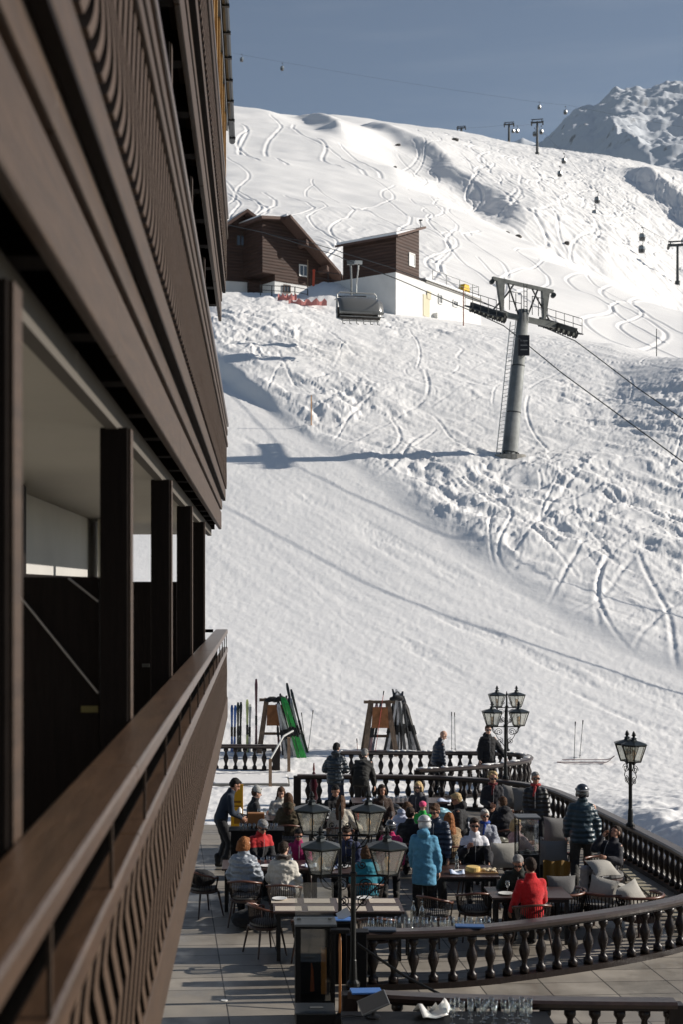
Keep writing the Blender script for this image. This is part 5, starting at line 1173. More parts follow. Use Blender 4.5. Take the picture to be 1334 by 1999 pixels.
def table(label, px0, px1, D0, D1, h=.75, group='dining tables on the terrace', top=None, rz=0):
    x0 = GX(px0, D0); x1 = GX(px1, D0); r = thing('dining_table', label, 'table', ((x0+x1)/2, (D0+D1)/2, FL), R(rz), group); w2, d2 = (x1-x0)/2, (D1-D0)/2
    MB().bb(-w2, w2, -d2, d2, h-.032, h).build('table_top', top or TOP, r, bevel=.006)
    MB().bb(-w2+.05, w2-.05, -d2+.05, d2-.05, h-.09, h-.034).build('apron', TLEG, r)
    for s_ in (-1, 1):
        for t_ in (-1, 1): MB().box((s_*(w2-.08), t_*(d2-.08), (h-.09)/2), (.06, .06, h-.09)).build('leg', TLEG, r)
    return r
TZ = FL+.75
table('long empty table set with beige placemats behind the nearest street lamp', 533, 792, 20.62, 21.55)
table('table with cheese, salad and napkins in front of the man in the white ski jacket', 852, 978, 23.1, 24.1)
table('front right table between the red jumper and the bowed man', 962, 1120, 21.55, 22.35)
table('left table shared by the flat cap man and the woman in white', 432, 612, 23.75, 24.55)
table('table behind the two front lanterns with white dishes', 606, 748, 23.4, 24.2)
table('far table with bottles in front of the woman with very long hair', 600, 705, 28.6, 29.3)
table('far table of the lavender jacket covered with small dishes', 776, 870, 28.3, 29.0)
table('narrow table along the back balustrade with glasses and white napkins', 690, 880, 31.0, 31.8)
table('table at the left back before the woman with the olive parka', 500, 590, 28.7, 29.4)
table('low table between the lounge chairs at the far right', 1062, 1120, 22.9, 23.4, h=.46)
MATB = mat('beige placemat', (.52, .45, .37), .85, bump=.3, bscale=80); CHINA = mat('white china', (.75, .74, .71), .25, spec=.6)
def flat(name, label, cat, px, D, w_, d_, h, m, z=TZ, rz=0, group=None, bev=.002):
    o = MB().box((0, 0, h/2), (w_, d_, h)).build(name, m, bevel=bev); o.location = (GX(px, D), D, z+.0015); o.rotation_euler = (0, 0, R(rz)); return tag(o, label, cat, group)
i = 0
for row, D in (('near', 20.82), ('far', 21.33)):
    for k, px in enumerate((562, 625, 688, 752)):
        flat('placemat', 'beige placemat in the %s row of the long table, %s' % (row, ('leftmost', 'second from left', 'third from left', 'rightmost')[k]), 'placemat', px+(0 if row == 'near' else -8)+k, D, .40, .30, .004, MATB, group='placemats on the long table')
PL = MB().lathe([(.05, 0), (.055, .004), (.115, .018), (.12, .022), (.112, .020), (.05, .008), (.001, .008)], n=20).mesh('plate', CHINA, True)
def inst(name, me, label, cat, loc, rz=0, group=None, s_=1):
    o = bpy.data.objects.new(name, me); C.objects.link(o); o.location = loc; o.rotation_euler = (0, 0, rz); o.scale = (s_,)*3; return tag(o, label, cat, group)
for px, D, lab in ((545, 21.42, 'white plate on the far left corner of the long placemat table'), (712, 21.47, 'white plate at the right far end of the long placemat table'), (600, 23.95, 'white plate by the white coat on the left table'),
                   (520, 23.95, 'white plate before the flat cap man'), (640, 23.7, 'white plate left behind the front lanterns'), (672, 23.9, 'white plate between the two lamp poles'), (720, 23.9, 'white plate behind the right front lantern'),
                   (900, 23.5, 'plate at the left side of the cheese table'), (988, 21.8, 'white saucer before the red jumper man'), (800, 28.6, 'plate on the lavender jacket table, left'), (845, 28.7, 'plate on the lavender jacket table, right'), (640, 28.9, 'plate on the far table by the bottles')):
    inst('plate', PL, lab, 'plate', pos(px, D, TZ+.001 + (.004 if 'placemat' in lab else 0)), group='plates on the tables')
# cheese and food on the tray
tr_ = thing('serving_board', 'wooden board with a round yellow cheese and pale food on the cheese table', 'serving board', pos(936, 23.45, TZ+.001))
MB().box((0, 0, .01), (.62, .26, .02)).build('board', mat('light board wood', (.30, .18, .08), .6), tr_, bevel=.004)
MB().lathe([(.11, 0), (.125, .01), (.125, .075), (.11, .085)], (-.10, 0, .021), 20).build('cheese', mat('yellow cheese', (.72, .50, .18), .5), tr_, smooth=False)
a = MB(); rr = random.Random(3)
for k in range(26): a.ell((rr.uniform(.05, .29), rr.uniform(-.1, .1), .035+rr.uniform(0, .02)), (.03, .022, .018), nu=7, nv=5)
a.build('bread', mat('pale bread', (.62, .52, .36), .8), tr_)
NAP = mat('white blue paper napkin', (.66, .72, .86), .8)
def napkin(label, px, D, z=TZ, s_=.2, h=.09, m=None, rz=0, sd=0, group='napkins and papers'):
    a = MB(); n = 7; rr = random.Random(sd+11); vs = []
    for side in (1, 0):
        for j in range(n):
            for i in range(n):
                x, y = (i/(n-1)-.5)*s_, (j/(n-1)-.5)*s_*.8; vs.append((x, y, .002+side*.008+max(0, h*(math.sin(i*1.1+sd)*.35+.45)*(1-abs(j/(n-1)-.5)*1.6)+rr.uniform(0, .012)*0)))
    f = [(j*n+i, j*n+i+1, (j+1)*n+i+1, (j+1)*n+i) for j in range(n-1) for i in range(n-1)]; N = n*n
    fs = f+[tuple(q+N for q in g[::-1]) for g in f]
    for i in range(n-1): fs += [(i, N+i, N+i+1, i+1), ((n-1)*n+i, (n-1)*n+i+1, N+(n-1)*n+i+1, N+(n-1)*n+i), (i*n, (i+1)*n, N+(i+1)*n, N+i*n), (i*n+n-1, N+i*n+n-1, N+(i+1)*n+n-1, (i+1)*n+n-1)]
    a.add(vs, fs); o = a.build('napkin', m or NAP, smooth=True); o.location = pos(px, D, z); o.rotation_euler = (0, 0, R(rz)); return tag(o, label, 'napkin', group)
napkin('folded blue white napkin at the left corner of the cheese table', 893, 23.35, sd=1, s_=.24)
napkin('white crumpled napkin on the left table beside the white coat', 606, 23.9, sd=2); napkin('white napkin between the lamp poles on the dish table', 655, 23.8, sd=3)
napkin('white napkin on the lavender jacket table', 812, 28.5, sd=4, s_=.3); napkin('white papers on the back rail table', 722, 31.3, sd=5, s_=.3); napkin('second heap of white napkins on the back rail table', 868, 31.2, sd=6, s_=.3)
napkin('crumpled white napkin on the far side of the left table', 560, 24.3, sd=8)
# glasses and bottles
WG = MB().lathe([(.032, 0), (.030, .004), (.004, .008), (.004, .085), (.020, .10), (.036, .135), (.036, .165), (.029, .205), (.0275, .205), (.034, .165), (.034, .136), (.018, .104), (.001, .098)], n=14).mesh('wine_glass', CGLASS, True)
TG = MB().lathe([(.028, 0), (.034, .11), (.032, .11), (.027, .006), (.001, .006)], n=12).mesh('tumbler', CGLASS, True)
GB = mat('green bottle glass', (.02, .07, .035), .1, spec=.8); WB = clear_glass('bottle glass', (.75, .80, .80), .2); RB = mat('red bottle', (.45, .05, .02), .25)
BT = MB().lathe([(.034, 0), (.037, .01), (.037, .17), (.030, .20), (.014, .235), (.014, .29), (.016, .295)], n=12)
BTg, BTw, BTr = BT.mesh('bottle', GB, True), BT.mesh('bottle', WB, True), BT.mesh('bottle', RB, True)
def glasses(kind, pts, what, group):
    for k, (px, D) in enumerate(pts):
        inst('wine_glass' if kind is WG else 'tumbler', kind, what, 'glass', pos(px, D, TZ+.0012), group=group)
glasses(WG, [(992, 21.85)], 'wine glass beside the saucer in front of the red jumper', 'wine glasses')
glasses(TG, [(512, 24.2), (523, 24.3), (533, 24.25)], 'clear tumbler in front of the flat cap man', 'tumblers by the flat cap man')
glasses(WG, [(606+9*k, 28.75+.12*(k % 3)) for k in range(7)], 'wine glass on the far table with the bottles', 'wine glasses on the far table')
glasses(TG, [(730+9*k, 31.2+.15*(k % 2)) for k in range(9)], 'clear tumbler on the narrow back rail table', 'tumblers on the back rail table')
glasses(WG, [(505+11*k, 28.9+.1*(k % 2)) for k in range(6)], 'wine glass on the left back table', 'wine glasses on the left back table')
glasses(TG, [(630, 23.6), (700, 23.6), (735, 24.0), (690, 24.05)], 'clear tumbler on the dish table behind the lanterns', 'tumblers on the dish table')
for me_, px, D, lab in ((BTw, 893, 23.75, 'clear glass bottle on the cheese table beside the raised hand'), (BTr, 698, 28.8, 'red sauce bottle on the far table right of the long hair'), (BTg, 622, 29.0, 'green bottle on the far table'), (BTw, 566, 24.2, 'clear carafe on the left table in front of the girl'),
                        (BTw, 808, 20.9, 'left clear carafe standing on the floor side table at the placemat table end'), (BTw, 825, 20.85, 'right clear carafe beside the reddish rimmed armchair')):
    z_ = TZ+.0012 if 'carafe standing' not in lab and 'right clear' not in lab else FL+.50
    inst('bottle', me_, lab, 'bottle', pos(px, D, z_), s_=1.0 if z_ > -5 else 1.2)
sdt = thing('side_table', 'small low side table carrying two carafes at the end of the placemat table', 'side table', pos(820, 20.9)); MB().box((0, 0, .48), (.42, .30, .03)).build('table_top', TOP, sdt, bevel=.004)
for s_ in (-1, 1):
    for t_ in (-1, 1): MB().box((s_*.18, t_*.12, .232), (.03, .03, .464)).build('leg', TLEG, sdt)
# service cabinet behind the waiter's hands, menu box and cutlery
BLKP = mat('black painted wood', (.006, .006, .007), .5, spec=.15)
cb = thing('service_cabinet', 'black service cabinet in front of the waiter with cutlery on top', 'cabinet', pos(500, 26.6)); MB().box((0, 0, .46), (.98, .42, .92)).build('body', BLKP, cb, bevel=.006); MB().box((0, 0, .935), (1.06, .47, .028)).build('top', BLKP, cb, bevel=.004)
bx = thing('menu_box', 'brown wooden menu box standing on the service cabinet under the bobble hat', 'box', pos(499, 26.65, FL+.952)); MB().box((0, 0, .15), (.32, .16, .28)).build('body', mat('orange brown plywood', (.30, .13, .045), .6, vary=.15), bx, bevel=.004)
MB().box((0, -.085, .15), (.27, .006, .23)).build('front_panel', mat('darker plywood', (.24, .10, .035), .6), bx)
for k in range(9):
    inst('tumbler', TG, 'clear glass on the service cabinet before the menu box', 'glass', pos(470+8.5*k, 26.5, FL+.9512), group='glasses on the service cabinet')
napkin('white papers in the hands of the bending waiter', 462, 27.45, z=FL+1.09, s_=.2, h=.16, m=CHINA, sd=9)
MB_Y = mat('yellow sign panel', (.72, .36, .015), .55)
ys = thing('sign', 'tall yellow warning board standing in the snow behind the waiter', 'sign', pos(462, 31.5)); MB().box((0, 0, .55), (.28, .03, 1.1)).build('panel', MB_Y, ys, bevel=.006)
a = MB(); a.box((0, -.017, .70), (.18, .002, .05)); a.box((0, -.017, .60), (.18, .002, .03)); a.box((0, -.017, .30), (.13, .002, .2)); a.build('print', mat('dark print', (.25, .11, .01), .6), ys)
MB().beam((-.1, .3, 0), (-.1, .02, 1.0), .03, .02).build('prop', BLKP, ys)
# black patio fires with glass
def patio_fire(label, px, D, w_=.42, hb=.95, hg=.62):
    r = thing('patio_heater', label, 'patio heater', pos(px, D)); MB().box((0, 0, hb/2), (w_, w_, hb)).build('base', BLKP, r, bevel=.008)
    for s_ in (-1, 1):
        for t_ in (-1, 1): MB().box((s_*(w_/2-.012), t_*(w_/2-.012), hb+hg/2), (.018, .018, hg-.004)).build('corner_bar', BLKP, r)
    for k in range(4):
        c_, s__ = math.cos(k*math.pi/2), math.sin(k*math.pi/2); o = MB().box((0, 0, 0), (w_-.05, .005, hg-.02)).build('glass', CGLASS, r); o.location = (s__*(w_/2-.02), -c_*(w_/2-.02), hb+hg/2); o.rotation_euler = (0, 0, k*math.pi/2)
    MB().box((0, 0, hb+hg+.02), (w_+.03, w_+.03, .035)).build('lid', mat('grey metal lid', (.10, .11, .12), .4, .5), r, bevel=.004)
    MB().lathe([(.06, 0), (.07, .03), (.03, .06)], (0, 0, hb+.001), 12).build('burner', METAL_D, r); return r
patio_fire('black glass sided patio heater in front of the man in long black jacket', 1030, 24.3, .38, .92, .62)
# menu case at the entrance
mc = thing('menu_stand', 'tall black framed glass menu stand beside the entrance lamp, near the camera', 'menu stand', pos(612, 17.9))
MB().box((0, .04, .55), (.50, .36, 1.10)).build('back_box', BLKP, mc, bevel=.006) if False else None
MB().box((-.21, 0, .62), (.07, .38, 1.24)).build('side_panel', BLKP, mc, bevel=.004); MB().box((.24, 0, .62), (.05, .38, 1.24)).build('side_panel', BLKP, mc, bevel=.004)
MB().box((.015, .17, .75), (.39, .03, .95)).build('back_panel', mat('dark grey panel', (.025, .027, .03), .5), mc); MB().box((.015, 0, .14), (.39, .36, .28)).build('base', BLKP, mc, bevel=.004)
MB().box((.015, 0, 1.262), (.54, .42, .03)).build('lid', mat('grey metal lid', (.10, .11, .12), .4, .5), mc, bevel=.004)
MB().box((.015, -.17, .75), (.385, .006, .92)).build('glass', CGLASS, mc)
a = MB(); a.box((.13, .03, .62), (.07, .1, .58)); a.build('wooden_board', mat('orange wood', (.38, .17, .04), .5, vary=.2), mc)
a = MB(); a.tube([(-.02, .02, .36), (-.02, .02, .62), (-.03, .02, .72)], [.03, .018, .008], 8); a.build('figure', mat('terracotta', (.35, .10, .04), .6), mc)
gp = thing('glass_screen', 'clear glass wind screen pane standing on top of the black menu stand', 'glass screen', pos(613, 17.95, FL+1.279)); MB().box((0, 0, .24), (.50, .008, .48)).build('pane', CGLASS, gp)
for s_ in (-1, 1): MB().box((s_*.2, 0, .012), (.05, .03, .022)).build('clamp', METAL, gp)
up_ = thing('umbrella_pole', 'copper coloured pole with black clamp beside the nearest lamp pole', 'pole', pos(664, 17.6)); a = MB(); a.lathe([(.03, .18), (.026, .25), (.022, .7), (.026, 1.0), (.016, 1.2)], n=12); a.build('shaft', mat('copper varnished wood', (.35, .14, .04), .3, vary=.2, coat=.5), up_, smooth=True)
MB().lathe([(.09, 0), (.09, .12), (.035, .18)], n=12).build('foot', BLKP, up_); MB().box((0, 0, 1.22), (.26, .12, .05)).build('clamp', BLKP, up_, bevel=.01)
# entrance post with sheet metal sides, handrail down the ramp
r = thing('post', 'black square entrance post where the curved balustrade begins', 'post', pos(705, 18.95)); MB().box((0, 0, .43), (.16, .16, .86)).build('shaft', BLKP, r, bevel=.006); MB().box((0, 0, .875), (.22, .22, .03)).build('cap', BLKP, r, bevel=.004)
# things on the rails
BLUE = mat('blue menu folder', (.045, .11, .26), .45, vary=.15); BLUE2 = mat('dark slate folder', (.035, .05, .075), .45)
RZ = FL+.822
flat('menu_folder', 'blue menu folder lying on the middle of the curved balustrade rail', 'menu folder', 918, 19.42, .40, .17, .022, BLUE, RZ, -4)
flat('menu_folder', 'dark slate menu folder on the left end of the curved balustrade', 'menu folder', 742, 19.22, .46, .2, .025, BLUE2, RZ, -2)
flat('menu_folder', 'bright blue menu folder beside the tilted screen on the nearest rail', 'menu folder', 716, 16.3, .36, .20, .02, mat('bright blue folder', (.06, .16, .42), .45), RZ, 4)
r = thing('menu_folder', 'open blue menu with white page standing left of the entrance lamps', 'menu folder', pos(660, 19.6, FL+.88)); MB().box((0, 0, .008), (.50, .22, .014)).build('cover', mat('bright blue folder', (.06, .16, .42), .45), r); o = MB().box((0, 0, 0), (.20, .006, .13)).build('page', CHINA, r); o.location = (.08, 0, .075); o.rotation_euler = (R(-25), R(-28), 0)
pd = thing('pedestal', 'black waist high pedestal carrying the open blue menu', 'pedestal', pos(660, 19.6)); MB().box((0, 0, .43), (.40, .26, .86)).build('shaft', BLKP, pd, bevel=.006)
# service counter in front of the nearest balustrade
ct = thing('service_counter', 'dark service counter at the very bottom of the picture', 'counter', ((1.9), 15.55, FL)); MB().box((.25, 0, .36), (2.3, .5, .70)).build('body', BLKP, ct, bevel=.006); MB().box((.25, 0, .725), (2.36, .55, .03)).build('top', BLKP, ct, bevel=.004)
till = thing('payment_terminal', 'tilted grey touch screen terminal on the service counter under the blue folder', 'terminal', pos(730, 15.6, FL+.741))
a = MB(); a.tube([(0, 0, 0), (0, .0, .10), (.02, 0, .16)], .02, 8); a.lathe([(.09, 0), (.09, .015), (.02, .03)], n=14); a.build('stand', BLKP, till)
o = MB().box((0, 0, 0), (.34, .03, .20)).build('screen_case', mat('grey terminal case', (.16, .165, .17), .35), till, bevel=.006); o.location = (0, -.02, .17); o.rotation_euler = (R(-50), R(-24), 0)
o2 = MB().box((0, -.0165, 0), (.31, .004, .17)).build('screen', mat('screen glass', (.10, .105, .11), .12, spec=.9), o)
a = MB(); q = [Vector((.0, .02, .03)), Vector((-.14, -.02, .012)), Vector((-.28, .04, .01)), Vector((-.42, .0, .01))]; a.tube(q, .006, 6); a.build('cable', BLKP, till)
for k, (px, s_) in enumerate(((842, .32), (862, .22))):
    napkin(('large' if k == 0 else 'small')+' white cloth bag heaped on the service counter below the nearest rail', px, 15.65+.1*k, z=FL+.742, s_=s_, h=.19, m=CHINA, rz=20+30*k, sd=20+k)
WGU = MB().lathe([(.029, 0), (.036, .04), (.036, .07), (.020, .105), (.004, .12), (.004, .195), (.030, .201), (.032, .205)], n=12).mesh('wine_glass', CGLASS, True)
rr = random.Random(5); gg = []
for cx, nn in ((945, 15), (1010, 16), (910, 4)):
    for k in range(nn): gg.append((cx+rr.uniform(-26, 26), 15.5+rr.uniform(-.15, .18)))
used_ = []
for px, D in gg:
    x = GX(px, D)
    if any((x-u)**2+(D-v)**2 < .060**2 for u, v in used_): continue
    used_.append((x, D)); inst('wine_glass', WG, 'wine glass in the crowd of glasses on the service counter at the bottom', 'glass', (x, D, FL+.7412), group='wine glasses on the service counter')
glasses(WG, [], '', '')
st2 = thing('side_table', 'glass topped side table just inside the curved balustrade with jars', 'side table', pos(840, 20.05)); MB().box((0, 0, .60), (1.9, .30, .03)).build('table_top', TOP, st2, bevel=.004)
for s_ in (-1, 1): MB().box((s_*.88, 0, .29), (.05, .22, .58)).build('leg', TLEG, st2)
JR = MB().lathe([(.05, 0), (.06, .02), (.06, .13), (.045, .155), (.045, .19), (.042, .19), (.042, .155), (.055, .128), (.055, .02), (.001, .012)], n=14).mesh('jar', CGLASS, True)
for k in range(14):
    inst('jar', JR, 'glass jar on the low side table behind the curved balustrade', 'jar', (GX(840, 20.05)-.85+.13*k, 20.02+.05*(k % 2), FL+.616), group='jars behind the curved balustrade')
# lounge corner at the right
CUSH = mat('off white cushion fabric', (.40, .38, .34), .9, bump=.3, bscale=60, vary=.1); GREYC = mat('pale grey cushion fabric', (.17, .165, .16), .9, bump=.3, bscale=60)
def cushion_mesh(w_, h_, t_, m):
    a = MB(); n = 10; vs = []
    for side in (1, -1):
        for j in range(n):
            for i in range(n):
                u, v = i/(n-1)*2-1, j/(n-1)*2-1; b_ = (1-abs(u)**2.6)*(1-abs(v)**2.6); k_ = 1-.10*(1-abs(v))*abs(u)**3
                vs.append((u*w_/2*(1-.09*(1-v*v)), side*t_/2*b_**.55, v*h_/2*(1-.09*(1-u*u))))
    N = n*n; f = [(j*n+i, j*n+i+1, (j+1)*n+i+1, (j+1)*n+i) for j in range(n-1) for i in range(n-1)]
    a.add(vs, f+[tuple(q+N for q in g[::-1]) for g in f]); return a.mesh('cushion', m, True)
CU, CG = cushion_mesh(.46, .40, .15, CUSH), cushion_mesh(.46, .38, .14, GREYC)
def cushion(me, label, px, D, z, rx, ry, rz, s_=1): o = inst('cushion', me, label, 'cushion', pos(px, D, z), 0, 'cushions in the lounge corner', s_); o.rotation_euler = (R(rx), R(ry), R(rz)); return o
def lounge(label, px, D, rz):
    r = thing('lounge_chair', label, 'chair', pos(px, D), R(rz), 'low barrel lounge chairs'); 
    MB().lathe([(.30, .22), (.34, .24), (.34, .34), (.32, .36)], n=20).build('seat', CH_FR, r); 
    a = MB(); q = [(.40*math.sin(t), -.38*math.cos(t), .62+.02*math.cos(t)) for t in [(-1.9+3.8*k/20) for k in range(21)]]; a.tube(q, .024, 8); a.build('back_rail', CH_RIM, r, smooth=True)
    a = MB()
    for k in range(26):
        t = -1.85+3.7*k/25; a.tube([(.33*math.sin(t), -.32*math.cos(t), .26), (.40*math.sin(t), -.38*math.cos(t), .61)], .011, 5)
    a.build('rope_back', ROPE, r)
    for k in range(4): an = math.pi/4+k*math.pi/2; MB().tube([(.26*math.cos(an), .26*math.sin(an), .24), (.31*math.cos(an), .31*math.sin(an), 0)], .02, 8).build('leg', CH_FR, r)
    MB().loft([((0, 0, .362), .30, .30, (0, 0, 1)), ((0, 0, .38), .315, .315, (0, 0, 1)), ((0, 0, .44), .30, .30, (0, 0, 1))], 20).build('seat_pad', GREYC, r); return r
lc = [('lounge chair under the guest leaning on the right balustrade', 1184, 25.05, -140), ('lounge chair with two white cushions nearest the camera at the right, left one', 1184, 22.55, -20), ('lounge chair with a white corner cushion, right one near the curve', 1248, 22.35, 30), ('lounge chair under the blond guest in pink', 1018, 26.1, -60),
      ('lounge chair half hidden behind the legs of the big helmeted man', 1092, 26.2, -90), ('lounge chair with a grey cushion beside the red jumper', 1098, 22.6, 60), ('lounge chair behind the patterned jacket at the back curve', 1000, 30.6, 170), ('lounge chair with a tall grey cushion left of the upright black jacket', 1035, 30.4, 190)]
for a_ in lc: lounge(*a_)
cushion(CU, 'white cushion standing with a pointed corner up on the left near lounge chair', 1178, 22.45, FL+.68, -18, 10, -25); cushion(CU, 'white cushion lying askew on the right near lounge chair', 1236, 22.2, FL+.66, -30, -14, 35); cushion(CU, 'second white cushion behind, over the yellow opening', 1222, 22.75, FL+.62, -60, 10, 80, .9)
cushion(CG, 'pale grey cushion lying on its edge right of the red jumper', 1098, 22.5, FL+.70, -12, 0, 4, 1.05); cushion(CU, 'cream cushion leaning below the pink jacket, left of the patio heater', 988, 25.2, FL+.70, -8, 0, 8, 1.2)
cushion(CG, 'large grey cushion against the back balustrade behind the curly blond woman', 1003, 30.7, FL+.92, -10, 12, 10, 1.3); cushion(CG, 'square grey cushion behind the upright man in black', 1030, 30.5, FL+.92, -8, -4, -6, 1.35)
cushion(CG, 'dark grey cushion left of the big helmeted man', 1090, 26.4, FL+.95, -10, 5, 12, 1.3); cushion(CG, 'lower grey cushion beneath the dark one by the helmeted man', 1082, 25.7, FL+.66, -8, 0, 0, 1.2); cushion(CU, 'white cushion beneath the arm of the leaning guest', 1178, 24.6, FL+.60, -60, 0, 20, 1.1)
MB_B = mat('mustard brown blanket', (.20, .11, .018), .95, bump=.6, bscale=60, sheen=.3)
bl = thing('blanket', 'mustard brown blanket hanging over the chair between the heater and the helmeted man', 'blanket', pos(1088, 24.7)); a = MB(); n = 14; vs = []
for s_ in (0, 1):
    for j in range(9):
        for i in range(n): vs.append((-.24+.48*i/(n-1)*(1-.05*j/8), .03*math.sin(i*1.3)+.02*s_+.02*j/8, .70-.52*j/8+.015*math.sin(i*.9)))
N = 9*n; f = [(j*n+i, j*n+i+1, (j+1)*n+i+1, (j+1)*n+i) for j in range(8) for i in range(n-1)]; a.add(vs, f+[tuple(q+N for q in g[::-1]) for g in f]); a.build('cloth', MB_B, bl, smooth=True)
# long low bench or planter edge along the right balustrade
bn = thing('bench', 'low pale topped bench running along the foot of the right balustrade', 'bench', (7.0, 24.4, FL)); o = MB().box((0, 0, .17), (.16, 4.2, .05)).build('seat', mat('pale weathered plank', (.30, .27, .20), .8, vary=.2), bn, bevel=.004); o.rotation_euler = (0, 0, R(-2))
for y_ in (-1.9, 0, 1.9): MB().box((0, y_, .072), (.12, .1, .143)).build('leg', TLEG, bn)
bag = MB(); bag.ell((0, 0, .14), (.20, .15, .15)); bag.ell((.1, .03, .12), (.15, .12, .12)); o = remesh(bag, .02, 'bag', cloth((.010, .010, .012)), None, 2, .012, 77); o.location = pos(392, 23.55, FL+.506); tag(o, 'black bag or coat heaped on the far left armchair', 'bag')
bag = MB(); bag.ell((0, 0, .16), (.26, .18, .16)); bag.ell((.15, .05, .10), (.16, .14, .10)); o = remesh(bag, .022, 'bag', cloth((.010, .010, .012)), None, 2, .016, 78); o.location = pos(480, 22.6, FL+.0); tag(o, 'black bag lying under the armchair of the woman in the grey blue vest', 'bag')
for px, D, c_, lab in ((1110, 26.0, (.5, .5, .5), 'white grey ski helmet lying by the right balustrade chairs'), (742, 24.9, (.02, .02, .022), 'black ski helmet resting behind the right front lantern'), (640, 24.35, (.45, .45, .47), 'white ski helmet on the dish table between the lanterns')):
    a = MB(); a.ell((0, 0, .10), (.115, .135, .115), nu=16, nv=12); a.v = [(x, y, max(z, .012)) for x, y, z in a.v]; o = a.build('ski_helmet', mat('helmet %.2f %.2f' % (c_[0], c_[2]), c_, .22, spec=.7, coat=.5), smooth=True); o.location = pos(px, D, TZ if 'table' in lab or 'black' in lab else FL+.0); tag(o, lab, 'ski helmet')
pth = MB().lathe([(.001, 0), (.045, 0), (.045, .012), (.001, .012)], n=20).build('floor_spot', mat('white floor disc', (.7, .7, .68), .5)); pth.location = (GX(437, 18.7), 18.7, FL+.001); tag(pth, 'small round white disc in the paving at the bottom left', 'floor spot')
# the red drinks poster/flower in the back
fp = thing('flower_pot', 'dark red lantern shaped pot behind the back left post of the balustrade', 'pot', pos(612, 35.9)); MB().lathe([(.10, .0), (.13, .25), (.14, .55), (.06, .72), (.02, .80)], n=12).build('pot', mat('dark wine red glaze', (.05, .006, .012), .3), fp, smooth=True); MB().lathe([(.02, 0), (.03, .05), (.012, .22)], (0, 0, .80), 8).build('neck', mat('brown red cap', (.14, .03, .02), .5), fp)

# ---------------------------------------------------------------- ski racks, skis and poles
RACKW = mat('weathered rack wood', (.17, .12, .085), .85, bump=.5, bscale=20, vary=.4, vscale=4, stretch=(6, 6, 1)); BOARD = mat('orange brown rack board', (.26, .11, .045), .7, bump=.2, vary=.35, vscale=4)
def rack(label, px, D, w_=.98, h_=1.68):
    p = gnd(px, D, -.05); r = thing('ski_rack', label, 'ski rack', p, 0, 'wooden A frame ski racks')
    for s_ in (-1, 1):
        for t_ in (-1, 1): MB().beam((s_*w_*.5, t_*.45, 0), (s_*w_*.26, t_*.05, h_), .07, .15, (1, 0, 0)).build('leg', RACKW, r)
    MB().prism([(-.27, .85), (.27, .85), (.23, 1.50), (-.23, 1.50)], lambda x, z: (x, -.28, z), lambda x, z: (x, -.25, z)).build('board', BOARD, r)
    MB().beam((-w_*.5, -.05, h_-.04), (w_*.5, -.05, h_-.04), .1, .09).build('top_beam', RACKW, r)
    MB().beam((-w_*.5, .2, .55), (w_*.5, .2, .55), .08, .08).build('cross_beam', RACKW, r); return r
def ski_mesh(L_=1.7, w_=.10):
    a = MB(); n = 14; vs = []
    for i in range(n+1):
        t = i/n; ww = w_*(.55+.45*abs(2*t-1)**1.2)/2*(1 if t < .95 else .55); y = (.11*((t-.86)/.14)**2 if t > .86 else 0)
        vs += [(-ww, y, t*L_), (ww, y, t*L_), (ww, y+.014, t*L_), (-ww, y+.014, t*L_)]
    fs = [(i*4+k, i*4+(k+1) % 4, i*4+4+(k+1) % 4, i*4+4+k) for i in range(n) for k in range(4)]+[(3, 2, 1, 0), (n*4, n*4+1, n*4+2, n*4+3)]
    return a.add(vs, fs)
SKM = {}
def ski(label, px, D, tilt, yaw, col, L_=1.7, pitch=0, dz=0, group='skis leaning at the racks', dx=0):
    m = mat('ski top %.2f %.2f %.2f' % col, col, .3, vary=.5, vscale=9, stretch=(1, 1, .5), coat=.4, spec=.6)
    key = (col, L_)
    if key not in SKM: SKM[key] = (ski_mesh(L_).mesh('ski', m), MB().box((0, -.02, L_*.45), (.075, .05, .30)).mesh('binding', mat('black binding', (.02, .02, .02), .4)))
    p = gnd(px, D, dz-.05); o = bpy.data.objects.new('ski', SKM[key][0]); C.objects.link(o); o.location = (p.x+dx, p.y, p.z); o.rotation_euler = (R(-pitch), R(tilt), R(yaw)); tag(o, label, 'ski', group)
    part('binding', SKM[key][1], o); return o
rack('left wooden A frame ski rack with an orange board, next to green skis', 536, 43.6); rack('right wooden A frame ski rack with an orange board, loaded with black skis', 742, 43.2)
for px, tl_, col, L_, lab in ((452, 0, (.04, .12, .36), 1.5, 'blue ski standing upright behind the left balustrade, left of its pair'), (457, 1, (.05, .15, .45), 1.5, 'blue ski standing upright behind the left balustrade, right of its pair'), (464, 0, (.02, .03, .02), 1.6, 'black ski upright next to the blue pair'), (468, 1, (.015, .02, .015), 1.6, 'black ski with dark edge, rightmost of the dark upright pair'),
                              (482, 0, (.45, .52, .20), 1.7, 'yellow white ski standing upright alone with a thin tip'), (486, 1, (.5, .5, .48), 1.55, 'white ski upright beside the yellow one'), (499.5, 0, (.10, .035, .045), 2.35, 'tall wine red pole board standing highest in the ski row')):
    ski(lab, px, 43.3, tl_, 0, col, L_, group='skis standing upright in the snow')
